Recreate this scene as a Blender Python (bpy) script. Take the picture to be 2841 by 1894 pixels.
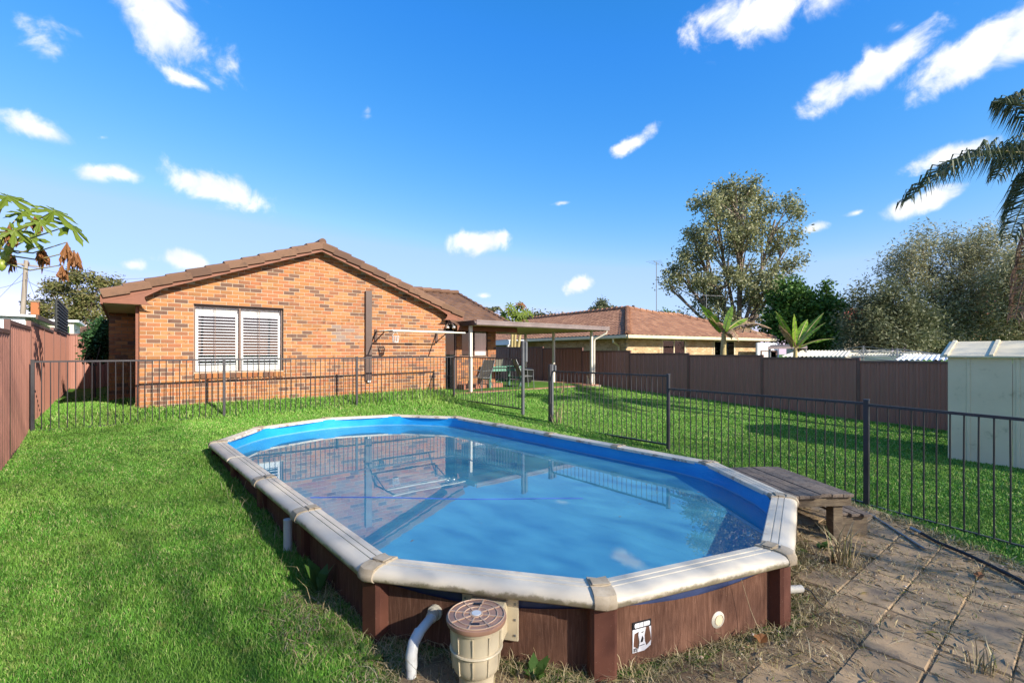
import bpy, math, random
import numpy as np
from mathutils import Vector, Matrix

for _o in list(bpy.data.objects):
    bpy.data.objects.remove(_o, do_unlink=True)
SC = bpy.context.scene
COL = SC.collection
R = math.radians
rng = np.random.default_rng(7)
random.seed(7)

# ------------------------------------------------------------------ camera
CAM_H = 1.82
CAM_YAW = 39.0
cam_d = bpy.data.cameras.new('camera')
cam = bpy.data.objects.new('camera', cam_d)
COL.objects.link(cam)
cam.location = (0, 0, CAM_H)
cam.rotation_euler = (R(90), 0, R(-CAM_YAW))
cam_d.sensor_width = 36.0
cam_d.lens = 1330.0 / 2841.0 * 36.0
cam_d.shift_y = 31.0 / 2841.0
cam_d.clip_start = 0.05
cam_d.clip_end = 2000
SC.camera = cam
_c, _s = math.cos(R(CAM_YAW)), math.sin(R(CAM_YAW))

# ------------------------------------------------------------------ light
SUN_TO = Vector((0.22, -1.0, 0.55)).normalized()
SUN_EL = math.asin(SUN_TO.z)
SUN_AZ = math.atan2(SUN_TO.x, SUN_TO.y)
SKY_STRENGTH = 0.15
sun_d = bpy.data.lights.new('sun', 'SUN')
sun_d.energy = 3.1
sun_d.angle = R(0.53)
sun_d.color = (1.0, 0.93, 0.82)
sun = bpy.data.objects.new('sun', sun_d)
COL.objects.link(sun)
sun.location = (10, -30, 25)
sun.rotation_euler = (-SUN_TO).to_track_quat('-Z', 'Y').to_euler()
SC.view_settings.view_transform = 'Standard'
SC.view_settings.look = 'None'
SC.view_settings.gamma = 1.0
SC.view_settings.use_curve_mapping = False
SC.view_settings.exposure = 1.42


def ray_dir(px, py):
    """unit direction of a point of the sky, from its place in the view (full photograph pixels)"""
    t, v = (px - 1420.5) / 1330.0, (978.0 - py) / 1330.0
    d = Vector((_s + _c * t, _c - _s * t, v))
    n = d.length
    return d / n, n


world = bpy.data.worlds.new('World')
SC.world = world
world.use_nodes = True
wn, wl = world.node_tree.nodes, world.node_tree.links
wn.clear()


def wnode(t, **k):
    n = wn.new(t)
    for a, b in k.items():
        setattr(n, a, b)
    return n


w_out = wnode('ShaderNodeOutputWorld')
w_bg = wnode('ShaderNodeBackground')
w_sky = wnode('ShaderNodeTexSky', sky_type='NISHITA')
w_sky.sun_disc = False
w_sky.sun_elevation = SUN_EL
w_sky.sun_rotation = SUN_AZ
w_sky.altitude = 0
w_sky.air_density = 1.0
w_sky.dust_density = 0.2
w_sky.ozone_density = 3.5
w_tc = wnode('ShaderNodeTexCoord')
w_hsv = wnode('ShaderNodeHueSaturation')
w_hsv.inputs['Saturation'].default_value = 1.12
w_hsv.inputs['Value'].default_value = 1.0
wl.new(w_sky.outputs[0], w_hsv.inputs['Color'])
w_noise = wnode('ShaderNodeTexNoise')
w_noise.inputs['Scale'].default_value = 15.0
w_noise.inputs['Detail'].default_value = 9.0
w_noise.inputs['Roughness'].default_value = 0.58
w_noise.inputs['Distortion'].default_value = 0.35
wl.new(w_tc.outputs['Generated'], w_noise.inputs['Vector'])
# clouds: place in the sky, half width, half height, tilt in degrees, thickness
CLOUDS = [(390, 45, 165, 105, -25, 1.0), (90, 298, 100, 42, -8, 1.0), (258, 398, 72, 26, 6, .95), (500, 436, 135, 48, -10, 1.0),
          (308, 608, 40, 20, 0, .85), (422, 598, 68, 27, 0, .95), (1092, 556, 75, 32, 8, .95), (1325, 656, 56, 24, 4, .85),
          (1455, 328, 92, 26, 26, .8), (1745, 42, 200, 70, 3, 1.0), (2010, 165, 190, 60, 20, 1.0), (2230, 120, 190, 75, 12, 1.05),
          (2190, 352, 120, 32, 6, .9), (2098, 474, 100, 36, 12, .9), (1970, 488, 42, 14, 12, .6), (1870, 524, 40, 18, 10, .65),
          (430, 182, 95, 34, -15, .5), (60, 70, 170, 90, 0, .42), (1290, 466, 40, 10, 4, .35), (845, 245, 34, 46, 0, .3),
          (2062, 62, 70, 40, 0, .5), (2360, 90, 120, 70, 10, 1.0), (1110, 680, 40, 14, 0, .3), (235, 315, 40, 18, 20, .35)]
cl = []
for (x, y, hw, hh, tilt, th) in CLOUDS:
    d, n = ray_dir(x * 1.2079, y * 1.2079)
    cl.append((d, hw * 1.12 / 1330 / n ** 1.5, hh * 1.16 / 1330 / n ** 1.5, tilt, th + .02))
rc = random.Random(3)
for i in range(52):                       # unseen clouds added all round, denser than in view, to whiten the fill
    az = R(rc.uniform(95, 305))
    el = R(rc.uniform(8, 62))
    d = Vector((math.sin(az) * math.cos(el), math.cos(az) * math.cos(el), math.sin(el)))
    w = rc.uniform(.06, .17)
    cl.append((d, w, w * rc.uniform(.3, .5), rc.uniform(-15, 15), rc.uniform(.7, 1.0)))
prev = None
for (d, sx, sy, tilt, th) in cl:
    r_ = d.cross(Vector((0, 0, 1))).normalized()
    u_ = r_.cross(d).normalized()
    a_ = R(tilt)
    rr = (r_ * math.cos(a_) + u_ * math.sin(a_)) / sx
    uu = (u_ * math.cos(a_) - r_ * math.sin(a_)) / sy
    n1 = wnode('ShaderNodeVectorMath', operation='DOT_PRODUCT'); n1.inputs[1].default_value = rr
    n2 = wnode('ShaderNodeVectorMath', operation='DOT_PRODUCT'); n2.inputs[1].default_value = uu
    wl.new(w_tc.outputs['Generated'], n1.inputs[0]); wl.new(w_tc.outputs['Generated'], n2.inputs[0])
    m1 = wnode('ShaderNodeMath', operation='MULTIPLY'); wl.new(n1.outputs['Value'], m1.inputs[0]); wl.new(n1.outputs['Value'], m1.inputs[1])
    m2 = wnode('ShaderNodeMath', operation='MULTIPLY_ADD'); wl.new(n2.outputs['Value'], m2.inputs[0]); wl.new(n2.outputs['Value'], m2.inputs[1]); wl.new(m1.outputs[0], m2.inputs[2])
    m3 = wnode('ShaderNodeMath', operation='POWER'); wl.new(m2.outputs[0], m3.inputs[0]); m3.inputs[1].default_value = .5
    m4 = wnode('ShaderNodeMath', operation='MULTIPLY_ADD'); wl.new(m3.outputs[0], m4.inputs[0]); m4.inputs[1].default_value = -1.0; m4.inputs[2].default_value = th
    if prev is None:
        prev = m4
    else:
        mx = wnode('ShaderNodeMath', operation='MAXIMUM'); wl.new(prev.outputs[0], mx.inputs[0]); wl.new(m4.outputs[0], mx.inputs[1]); prev = mx
w_n2 = wnode('ShaderNodeMath', operation='MULTIPLY_ADD')
wl.new(w_noise.outputs['Fac'], w_n2.inputs[0]); w_n2.inputs[1].default_value = 2.9; w_n2.inputs[2].default_value = -1.3
w_add = wnode('ShaderNodeMath', operation='ADD'); wl.new(prev.outputs[0], w_add.inputs[0]); wl.new(w_n2.outputs[0], w_add.inputs[1])
w_map = wnode('ShaderNodeMapRange', interpolation_type='SMOOTHERSTEP')
w_map.inputs['From Min'].default_value = 0.0; w_map.inputs['From Max'].default_value = .95
wl.new(w_add.outputs[0], w_map.inputs['Value'])
w_mix = wnode('ShaderNodeMix', data_type='RGBA')
wl.new(w_map.outputs[0], w_mix.inputs['Factor'])
w_tint = wnode('ShaderNodeMix', data_type='RGBA', blend_type='MULTIPLY')
w_tint.inputs['Factor'].default_value = 1.0
w_tint.inputs['B'].default_value = (1.0, .86, 1.0, 1)
w_dn = wnode('ShaderNodeVectorMath', operation='SCALE'); w_dn.inputs['Scale'].default_value = 1 / 3.0
w_gm = wnode('ShaderNodeGamma'); w_gm.inputs['Gamma'].default_value = 1.2
w_up = wnode('ShaderNodeVectorMath', operation='SCALE'); w_up.inputs['Scale'].default_value = 2.35
wl.new(w_hsv.outputs[0], w_dn.inputs[0]); wl.new(w_dn.outputs[0], w_gm.inputs['Color']); wl.new(w_gm.outputs[0], w_up.inputs[0])
# deep saturated blue overhead, paler towards the horizon
w_sep = wnode('ShaderNodeSeparateXYZ'); w_cmb = wnode('ShaderNodeCombineXYZ')
wl.new(w_up.outputs[0], w_sep.inputs[0])
def w_factor(ch, pivot, pw, lo, hi, k, top=None):
    # c * k * clamp((c / pivot) ** pw, lo, hi)
    d_ = wnode('ShaderNodeMath', operation='DIVIDE'); wl.new(w_sep.outputs[ch], d_.inputs[0]); d_.inputs[1].default_value = pivot
    p_ = wnode('ShaderNodeMath', operation='POWER'); wl.new(d_.outputs[0], p_.inputs[0]); p_.inputs[1].default_value = pw
    c_ = wnode('ShaderNodeClamp'); wl.new(p_.outputs[0], c_.inputs['Value']); c_.inputs['Min'].default_value = lo; c_.inputs['Max'].default_value = hi
    m_ = wnode('ShaderNodeMath', operation='MULTIPLY'); wl.new(c_.outputs[0], m_.inputs[0]); wl.new(w_sep.outputs[ch], m_.inputs[1])
    n_ = wnode('ShaderNodeMath', operation='MULTIPLY'); wl.new(m_.outputs[0], n_.inputs[0]); n_.inputs[1].default_value = k
    if top:                               # the brightest air near the horizon rolls off gently
        e_ = wnode('ShaderNodeMath', operation='DIVIDE'); wl.new(n_.outputs[0], e_.inputs[0]); e_.inputs[1].default_value = top
        f_ = wnode('ShaderNodeMath', operation='POWER'); wl.new(e_.outputs[0], f_.inputs[0]); f_.inputs[1].default_value = -.75
        g_ = wnode('ShaderNodeClamp'); wl.new(f_.outputs[0], g_.inputs['Value']); g_.inputs['Min'].default_value = .55; g_.inputs['Max'].default_value = 1.0
        h_ = wnode('ShaderNodeMath', operation='MULTIPLY'); wl.new(g_.outputs[0], h_.inputs[0]); wl.new(n_.outputs[0], h_.inputs[1]); n_ = h_
    wl.new(n_.outputs[0], w_cmb.inputs[ch])


w_factor('X', 1.6, .6, .05, 1.0, 1.0, 1.15)
w_factor('Y', 1.0, -.24, .80, 1.15, .97, 2.05)
w_factor('Z', 2.1, -.7, .42, 1.0, 1.06)
wl.new(w_cmb.outputs[0], w_tint.inputs['A'])
wl.new(w_tint.outputs['Result'], w_mix.inputs['A'])
w_mix.inputs['B'].default_value = (3.0, 3.02, 3.1, 1)
w_cn = wnode('ShaderNodeTexNoise'); w_cn.inputs['Scale'].default_value = 22; w_cn.inputs['Detail'].default_value = 5
wl.new(w_tc.outputs['Generated'], w_cn.inputs['Vector'])
w_cr = wnode('ShaderNodeValToRGB')
w_cr.color_ramp.elements[0].position = .36; w_cr.color_ramp.elements[0].color = (.78, .83, .93, 1)
w_cr.color_ramp.elements[1].position = .58; w_cr.color_ramp.elements[1].color = (1, 1, 1.0, 1)
wl.new(w_cn.outputs['Fac'], w_cr.inputs[0])
w_cs = wnode('ShaderNodeVectorMath', operation='SCALE'); w_cs.inputs['Scale'].default_value = 3.0
wl.new(w_cr.outputs[0], w_cs.inputs[0])
wl.new(w_cs.outputs[0], w_mix.inputs['B'])
wl.new(w_mix.outputs['Result'], w_bg.inputs['Color'])
w_bg.inputs['Strength'].default_value = SKY_STRENGTH
wl.new(w_bg.outputs[0], w_out.inputs[0])


# ------------------------------------------------------------------ helpers
def S(r, g, b):
    return tuple((v / 255 / 12.92 if v / 255 <= .04045 else ((v / 255 + .055) / 1.055) ** 2.4) for v in (r, g, b)) + (1.0,)


class NT:
    """a small material graph builder"""
    def __init__(self, name, rough=.6, spec=.5):
        self.m = bpy.data.materials.new(name)
        self.m.use_nodes = True
        self.t = self.m.node_tree
        self.b = self.t.nodes['Principled BSDF']
        self.b.inputs['Roughness'].default_value = rough
        self.b.inputs['Specular IOR Level'].default_value = spec
        self.geo = self.t.nodes.new('ShaderNodeNewGeometry')

    def n(self, t, **k):
        x = self.t.nodes.new(t)
        for a, b in k.items():
            setattr(x, a, b)
        return x

    def l(self, a, b):
        self.t.links.new(a, b)

    def noise(self, scale, detail=4, rough=.55, stretch=None, dist=0):
        x = self.n('ShaderNodeTexNoise')
        x.inputs['Scale'].default_value = scale
        x.inputs['Detail'].default_value = detail
        x.inputs['Roughness'].default_value = rough
        x.inputs['Distortion'].default_value = dist
        if stretch:
            mp = self.n('ShaderNodeMapping')
            mp.inputs['Scale'].default_value = stretch
            self.l(self.geo.outputs['Position'], mp.inputs['Vector'])
            self.l(mp.outputs[0], x.inputs['Vector'])
        else:
            self.l(self.geo.outputs['Position'], x.inputs['Vector'])
        return x.outputs['Fac']

    def ramp(self, fac, stops, mode='LINEAR'):
        x = self.n('ShaderNodeValToRGB')
        cr = x.color_ramp
        cr.interpolation = mode
        while len(cr.elements) > 1:
            cr.elements.remove(cr.elements[-1])
        for i, (p, c) in enumerate(stops):
            e = cr.elements[0] if i == 0 else cr.elements.new(p)
            e.position = p
            e.color = c if len(c) == 4 else tuple(c) + (1,)
        self.l(fac, x.inputs[0])
        return x.outputs['Color']

    def mask(self, fac, lo, hi):
        x = self.n('ShaderNodeMapRange', interpolation_type='SMOOTHSTEP')
        x.inputs['From Min'].default_value = lo
        x.inputs['From Max'].default_value = hi
        self.l(fac, x.inputs['Value'])
        return x.outputs[0]

    def math(self, op, a, b=None, c=None):
        x = self.n('ShaderNodeMath', operation=op)
        for i, v in enumerate((a, b, c)):
            if v is None:
                continue
            if isinstance(v, (int, float)):
                x.inputs[i].default_value = v
            else:
                self.l(v, x.inputs[i])
        return x.outputs[0]

    def mix(self, fac, a, b, blend='MIX'):
        x = self.n('ShaderNodeMix', data_type='RGBA', blend_type=blend)
        for k, v in (('Factor', fac), ('A', a), ('B', b)):
            if isinstance(v, (int, float)):
                x.inputs[k].default_value = v
            elif isinstance(v, tuple):
                x.inputs[k].default_value = v
            else:
                self.l(v, x.inputs[k])
        return x.outputs['Result']

    def rnd(self):
        """a random number for each piece, whether it is an object or an island of a joined part"""
        oi = self.n('ShaderNodeObjectInfo')
        s = self.math('ADD', oi.outputs['Random'], self.geo.outputs['Random Per Island'])
        return self.math('FRACT', s)

    def attr(self, name):
        x = self.n('ShaderNodeAttribute')
        x.attribute_name = name
        return x.outputs['Fac']

    def bump(self, h, strength=.3, dist=.01):
        x = self.n('ShaderNodeBump')
        x.inputs['Strength'].default_value = strength
        x.inputs['Distance'].default_value = dist
        self.l(h, x.inputs['Height'])
        self.l(x.outputs[0], self.b.inputs['Normal'])

    def col(self, c):
        if isinstance(c, tuple):
            self.b.inputs['Base Color'].default_value = c
        else:
            self.l(c, self.b.inputs['Base Color'])
        return self.m


def simple(name, c1, c2=None, scale=6, rough=.55, bump=0, bscale=60, bdist=.003, stretch=None, spec=.5, metal=0, dirt=None, dirtscale=3, dirtrange=(.55, .75)):
    t = NT(name, rough, spec)
    t.b.inputs['Metallic'].default_value = metal
    c = c1
    if c2:
        c = t.ramp(t.noise(scale, 5, .6, stretch), [(.3, c1), (.7, c2)])
    if dirt:
        c = t.mix(t.mask(t.noise(dirtscale, 7, .7), *dirtrange), c, dirt)
    if bump:
        t.bump(t.noise(bscale, 4, .6, stretch), bump, bdist)
    return t.col(c)


def wmat(o):
    return o.matrix_basis.copy() if o.parent is None else wmat(o.parent) @ o.matrix_parent_inverse @ o.matrix_basis


def link(o, parent=None):
    """parts are modelled where they stand in the yard, so the parent's place is taken out again"""
    COL.objects.link(o)
    if parent is not None:
        o.parent = parent
        o.matrix_parent_inverse = wmat(parent).inverted()
    return o


def empty(name, label, cat, loc=(0, 0, 0), group=None, rz=0):
    o = bpy.data.objects.new(name, None)
    o.empty_display_size = .2
    o.location = loc
    o.rotation_euler = (0, 0, rz)
    tag(o, label, cat, group)
    COL.objects.link(o)
    return o


def tag(o, label=None, cat=None, group=None, kind=None):
    if label: o['label'] = label
    if cat: o['category'] = cat
    if group: o['group'] = group
    if kind: o['kind'] = kind
    return o


def np_mesh(name, V, F, mat=None, smooth=False):
    """V (n,3), F (m,k) all faces of the same size"""
    me = bpy.data.meshes.new(name)
    V = np.asarray(V, np.float32)
    F = np.asarray(F, np.int32)
    k = F.shape[1]
    me.vertices.add(len(V)); me.vertices.foreach_set('co', V.ravel())
    me.loops.add(F.size); me.loops.foreach_set('vertex_index', F.ravel())
    me.polygons.add(len(F))
    me.polygons.foreach_set('loop_start', np.arange(0, F.size, k, dtype=np.int32))
    me.polygons.foreach_set('loop_total', np.full(len(F), k, np.int32))
    if smooth:
        me.polygons.foreach_set('use_smooth', np.ones(len(F), bool))
    me.update(calc_edges=True)
    if mat: me.materials.append(mat)
    return me


class MB:
    """collects shapes; build() links them as one mesh object"""
    def __init__(self):
        self.v, self.f = [], []

    def add(self, v, f):
        n = len(self.v)
        self.v += [tuple(p) for p in v]
        self.f += [tuple(i + n for i in q) for q in f]
        return self

    def box(self, c, s, rz=0, m=None):
        x, y, z = s[0] / 2, s[1] / 2, s[2] / 2
        P = [Vector((a * x, b * y, d * z)) for d in (-1, 1) for b in (-1, 1) for a in (-1, 1)]
        M = Matrix.Translation(c) @ (m if m else Matrix.Rotation(rz, 4, 'Z'))
        return self.add([M @ p for p in P], [(0, 2, 3, 1), (4, 5, 7, 6), (0, 1, 5, 4), (2, 6, 7, 3), (0, 4, 6, 2), (1, 3, 7, 5)])

    def b2(self, lo, hi):
        return self.box([(a + b) / 2 for a, b in zip(lo, hi)], [abs(b - a) for a, b in zip(lo, hi)])

    def tube(self, pts, r, n=8, cap=True):
        pts = [Vector(p) for p in pts]
        rs = r if isinstance(r, (list, tuple)) else [r] * len(pts)
        rings = []
        a = None
        for i, p in enumerate(pts):
            d = (pts[min(i + 1, len(pts) - 1)] - pts[max(i - 1, 0)]).normalized()
            if a is None:
                a = d.orthogonal().normalized()
            else:
                a = (a - d * a.dot(d))
                a = a.normalized() if a.length > 1e-6 else d.orthogonal().normalized()
            b = d.cross(a)
            rings.append([p + (a * math.cos(2 * math.pi * k / n) + b * math.sin(2 * math.pi * k / n)) * rs[i] for k in range(n)])
        v = [q for g in rings for q in g]
        f = []
        for i in range(len(pts) - 1):
            for k in range(n):
                f.append((i * n + k, i * n + (k + 1) % n, (i + 1) * n + (k + 1) % n, (i + 1) * n + k))
        if cap:
            f.append(tuple(reversed(range(n))))
            f.append(tuple((len(pts) - 1) * n + k for k in range(n)))
        return self.add(v, f)

    def bar(self, a, b, w, h, up=(0, 0, 1)):
        """a box-section bar from a to b"""
        a, b = Vector(a), Vector(b)
        d = (b - a)
        L = d.length
        d.normalize()
        u = Vector(up)
        if abs(u.dot(d)) > .98:
            u = Vector((1, 0, 0))
        s = d.cross(u).normalized()
        u = s.cross(d)
        m = Matrix((s, d, u)).transposed().to_4x4()
        return self.box((a + b) / 2, (w, L, h), m=m)

    def prism(self, poly, d):
        """planar polygon (3d points) extruded by vector d"""
        poly = [Vector(p) for p in poly]
        d = Vector(d)
        n = len(poly)
        v = poly + [p + d for p in poly]
        f = [tuple(reversed(range(n))), tuple(range(n, 2 * n))] + [(i, (i + 1) % n, n + (i + 1) % n, n + i) for i in range(n)]
        return self.add(v, f)

    def lathe(self, c, prof, n=32, axis=None):
        c = Vector(c)
        M = axis.to_4x4() if axis else Matrix.Identity(4)
        v, f = [], []
        for (r, z) in prof:
            for k in range(n):
                a = 2 * math.pi * k / n
                v.append(c + (M @ Vector((r * math.cos(a), r * math.sin(a), z))))
        for i in range(len(prof) - 1):
            for k in range(n):
                f.append((i * n + k, i * n + (k + 1) % n, (i + 1) * n + (k + 1) % n, (i + 1) * n + k))
        f.append(tuple(reversed(range(n))))
        f.append(tuple((len(prof) - 1) * n + k for k in range(n)))
        return self.add(v, f)

    def mesh(self, name, mat, smooth=False):
        me = bpy.data.meshes.new(name)
        me.from_pydata([tuple(p) for p in self.v], [], self.f)
        me.update()
        if mat: me.materials.append(mat)
        if smooth:
            for p in me.polygons: p.use_smooth = True
        return me

    def build(self, name, mat, parent=None, smooth=False, bevel=0):
        o = bpy.data.objects.new(name, self.mesh(name, mat, smooth))
        if bevel:
            b = o.modifiers.new('bevel', 'BEVEL')
            b.width = bevel; b.segments = 2; b.limit_method = 'ANGLE'
        if smooth:
            try:
                o.data.set_sharp_from_angle(angle=R(40))
            except Exception:
                pass
        return link(o, parent)


def pieces(name, items, parent, mat, limit=300, rest_name=None):
    """items: (mesh builder key, matrix). The nearest are objects of their own, the rest one joined part."""
    items = sorted(items, key=lambda it: (it[1].translation - cam.location).length)
    for me, M in items[:limit]:
        o = bpy.data.objects.new(name, me)
        link(o, parent)
        o.matrix_basis = M
    if len(items) > limit:
        vs, fs, n = [], [], 0
        for me, M in items[limit:]:
            vs += [tuple(M @ v.co) for v in me.vertices]
            fs += [tuple(i + n for i in p.vertices) for p in me.polygons]
            n += len(me.vertices)
        me2 = bpy.data.meshes.new(rest_name or name + 's')
        me2.from_pydata(vs, [], fs)
        me2.materials.append(mat)
        o = bpy.data.objects.new(rest_name or name + 's', me2)
        o['kind'] = 'stuff'
        link(o, parent)


def smoothstep(a, b, x):
    t = np.clip((x - a) / (b - a), 0, 1)
    return t * t * (3 - 2 * t)


# pool outline (rim centre line), corner by corner
POOL = np.array([(1.071, 8.249), (1.111, 6.903), (1.15, 5.557), (1.189, 4.211), (1.228, 2.865), (2.075, 1.767), (3.406, 1.377), (4.712, 1.844),
                 (5.495, 2.989), (5.455, 4.335), (5.416, 5.681), (5.377, 7.027), (5.338, 8.374), (4.49, 9.471), (3.16, 9.861), (1.854, 9.395)])
NP_ = len(POOL)
RIM = CAM_H - 1.314
WATER = RIM - 0.205


def _bis():
    out = []
    for i in range(NP_):
        a, b, c = POOL[i - 1], POOL[i], POOL[(i + 1) % NP_]
        d1 = (b - a) / np.linalg.norm(b - a); d2 = (c - b) / np.linalg.norm(c - b)
        n1 = np.array((d1[1], -d1[0])); n2 = np.array((d2[1], -d2[0]))
        m = n1 + n2; m /= np.linalg.norm(m)
        out.append(m / max(.5, m @ n1))
    out = np.array(out)
    if ((POOL + out * .1 - POOL.mean(0)) ** 2).sum() < ((POOL - POOL.mean(0)) ** 2).sum():
        out = -out
    return out


BIS = _bis()


def pool_off(o):
    return POOL + BIS * o


def inside(poly, x, y):
    x = np.asarray(x); y = np.asarray(y)
    r = np.zeros(x.shape, bool)
    n = len(poly)
    j = n - 1
    for i in range(n):
        xi, yi = poly[i]; xj, yj = poly[j]
        c = ((yi > y) != (yj > y)) & (x < (xj - xi) * (y - yi) / (yj - yi + 1e-12) + xi)
        r ^= c
        j = i
    return r


def ground(x, y):
    x = np.asarray(x, float); y = np.asarray(y, float)
    yy = np.minimum(y, 12.5)
    t = yy - 1.68
    base = .0475 * (t + np.sqrt(t * t + .6)) / 2 - .004
    bank = .15 * smoothstep(11.3, 12.35, y) * smoothstep(-.9, .2, x) * (1 - smoothstep(13.0, 14.2, x))
    lump = .012 * np.sin(x * 1.7 + .4) * np.sin(y * 1.3 + 1.1) + .008 * np.sin(x * 3.9 + y * 2.7)
    return base + bank + lump * smoothstep(1.5, 3, y)


def gz(x, y):
    return float(ground(x, y))


# ------------------------------------------------------------------ materials
def brick_material(name, pal, mortar_tint=None):
    t = NT(name, .85, .25)
    r = t.rnd()
    base = t.ramp(r, [(i / len(pal), c) for i, c in enumerate(pal)], 'CONSTANT')
    n1 = t.noise(9, 6, .7)
    r2 = t.math('FRACT', t.math('MULTIPLY', r, 17.31))
    scorch = t.math('MULTIPLY', t.mask(n1, .5, .68), t.mask(r2, .35, .8))
    c = t.mix(t.math('MULTIPLY', scorch, .75), base, S(74, 52, 46))
    c = t.mix(t.math('MULTIPLY', t.noise(70, 4, .6), .35), c, S(150, 96, 60))
    c = t.mix(t.math('MULTIPLY', t.mask(t.noise(.9, 5, .65), .48, .7), .3), c, S(112, 84, 66))
    t.bump(t.noise(120, 4, .7), .35, .004)
    return t.col(c)


M = {}
M['brick'] = brick_material('orange_clay_brick', [S(176, 122, 76), S(182, 128, 82), S(168, 106, 70), S(174, 116, 70), S(160, 102, 70), S(184, 130, 86),
                                                  S(146, 98, 70), S(112, 86, 72), S(178, 120, 74), S(154, 108, 68), S(100, 80, 70), S(170, 112, 76)])
M['brick_patch'] = brick_material('greyed_brick', [S(150, 118, 98), S(166, 122, 94), S(134, 116, 106), S(158, 112, 84), S(140, 126, 116)])
M['brick_cream'] = brick_material('cream_brick', [S(205, 180, 140), S(196, 170, 130), S(212, 188, 150), S(190, 162, 122)])
M['mortar'] = simple('pale_mortar', S(190, 174, 152), S(172, 156, 134), 30, .95, .4, 200, .003, spec=.1)
M['mortar_grey'] = simple('grey_mortar', S(150, 140, 126), S(128, 118, 106), 30, .95, spec=.1)
t = NT('roof_tile', .8, .3)
r_ = t.rnd()
c_ = t.ramp(r_, [(0, S(106, 80, 62)), (.25, S(116, 86, 66)), (.5, S(96, 72, 58)), (.75, S(122, 92, 72))])
c_ = t.mix(t.mask(t.noise(5, 8, .75), .5, .75), c_, S(84, 66, 54))
t.bump(t.noise(90, 4, .6), .3, .004)
M['tile'] = t.col(c_)
t = NT('terracotta_roof_tile', .8, .3)
r_ = t.rnd()
c_ = t.ramp(r_, [(0, S(146, 106, 82)), (.3, S(156, 114, 88)), (.6, S(136, 98, 76)), (.85, S(164, 122, 94))])
c_ = t.mix(t.mask(t.noise(1.6, 8, .7), .5, .8), c_, S(112, 82, 70))
M['tile_n'] = t.col(c_)
M['tile_red'] = simple('red_roof_tile', S(176, 84, 58), S(150, 70, 50), 3, .8)
M['barge'] = simple('brown_barge_paint', S(134, 80, 54), S(118, 70, 48), 5, .6, .3, 40, .002, stretch=(1, 1, 8), dirt=S(92, 62, 48), dirtscale=4)
M['brown_metal'] = simple('brown_powder_coat', S(92, 74, 64), S(84, 66, 58), 4, .4)
M['soffit'] = simple('cream_soffit', S(196, 180, 150), S(182, 166, 138), 3, .7)
M['patio_soffit'] = simple('cream_patio_ceiling', S(226, 196, 128), S(212, 184, 120), 3, .5)
M['white_frame'] = simple('white_painted_shutter', S(208, 208, 204), None, rough=.35)
M['slat'] = simple('white_slat', S(214, 220, 228), None, rough=.5)
M['brown_frame'] = simple('brown_window_frame', S(104, 78, 64), None, rough=.4)
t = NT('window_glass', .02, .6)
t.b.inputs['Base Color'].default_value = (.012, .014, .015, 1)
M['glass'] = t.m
t = NT('clear_pane', .02)
g_ = t.n('ShaderNodeBsdfGlossy'); g_.inputs['Roughness'].default_value = .02
tr = t.n('ShaderNodeBsdfTransparent')
fr = t.n('ShaderNodeFresnel'); fr.inputs['IOR'].default_value = 1.5
ms = t.n('ShaderNodeMixShader')
t.l(fr.outputs[0], ms.inputs[0]); t.l(tr.outputs[0], ms.inputs[1]); t.l(g_.outputs[0], ms.inputs[2])
t.l(ms.outputs[0], t.t.nodes['Material Output'].inputs[0])
M['pane'] = t.m
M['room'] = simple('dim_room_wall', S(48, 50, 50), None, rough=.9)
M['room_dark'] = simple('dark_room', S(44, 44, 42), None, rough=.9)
M['curtain'] = simple('pale_curtain', S(210, 206, 200), S(180, 176, 170), 14, .9, stretch=(1, 1, .05))
# steel sheet fence: faint vertical streaks and dust
t = NT('brown_sheet_steel', .45, .45)
c_ = t.ramp(t.noise(3, 6, .65, (2.5, 2.5, .35)), [(.25, S(148, 102, 86)), (.75, S(162, 114, 98))])
c_ = t.mix(t.math('MULTIPLY', t.mask(t.noise(22, 5, .75, (1, 1, .3)), .62, .78), .5), c_, S(150, 118, 104))
M['colorbond'] = t.col(c_)
M['colorbond_trim'] = simple('brown_fence_trim', S(104, 72, 62), S(116, 82, 72), 4, .45)
M['pool_fence'] = simple('charcoal_fence_paint', S(66, 64, 66), S(56, 54, 56), 5, .35, dirt=S(108, 100, 92), dirtscale=9, dirtrange=(.62, .8))
M['grey_post'] = simple('grey_latch_post', S(96, 98, 100), S(84, 86, 88), 6, .4, dirt=S(64, 64, 62), dirtscale=8)
M['steel'] = simple('galvanised_steel', S(150, 152, 152), S(126, 128, 128), 12, .4, metal=.6)
M['white_post'] = simple('cream_post_paint', S(226, 218, 200), S(214, 206, 188), 4, .4)
M['gutter'] = simple('cream_gutter', S(222, 206, 170), S(206, 190, 154), 4, .4)
M['fascia'] = simple('grey_brown_gutter', S(140, 126, 120), S(120, 106, 102), 3, .3, spec=.6)
M['white'] = simple('white_sheet', S(226, 228, 230), S(214, 216, 220), 2, .5)
M['cream_shed'] = simple('cream_shed_steel', S(226, 212, 180), S(214, 200, 168), 2, .5, dirt=S(160, 150, 118), dirtscale=4, dirtrange=(.58, .8))
M['green_plastic'] = simple('green_table', S(104, 150, 128), S(94, 138, 118), 5, .5)
M['sling'] = simple('grey_sling_fabric', S(128, 122, 108), S(112, 106, 94), 20, .8)
M['black'] = simple('black_plastic', S(30, 30, 32), None, rough=.45)
M['red_paving'] = simple('red_paving', S(170, 112, 88), S(150, 98, 78), 6, .9, dirt=S(122, 92, 76), dirtscale=4)
t = NT('chrome_lamp', .25); t.b.inputs['Metallic'].default_value = .8
M['lamp'] = t.col(S(226, 220, 210))
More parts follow.
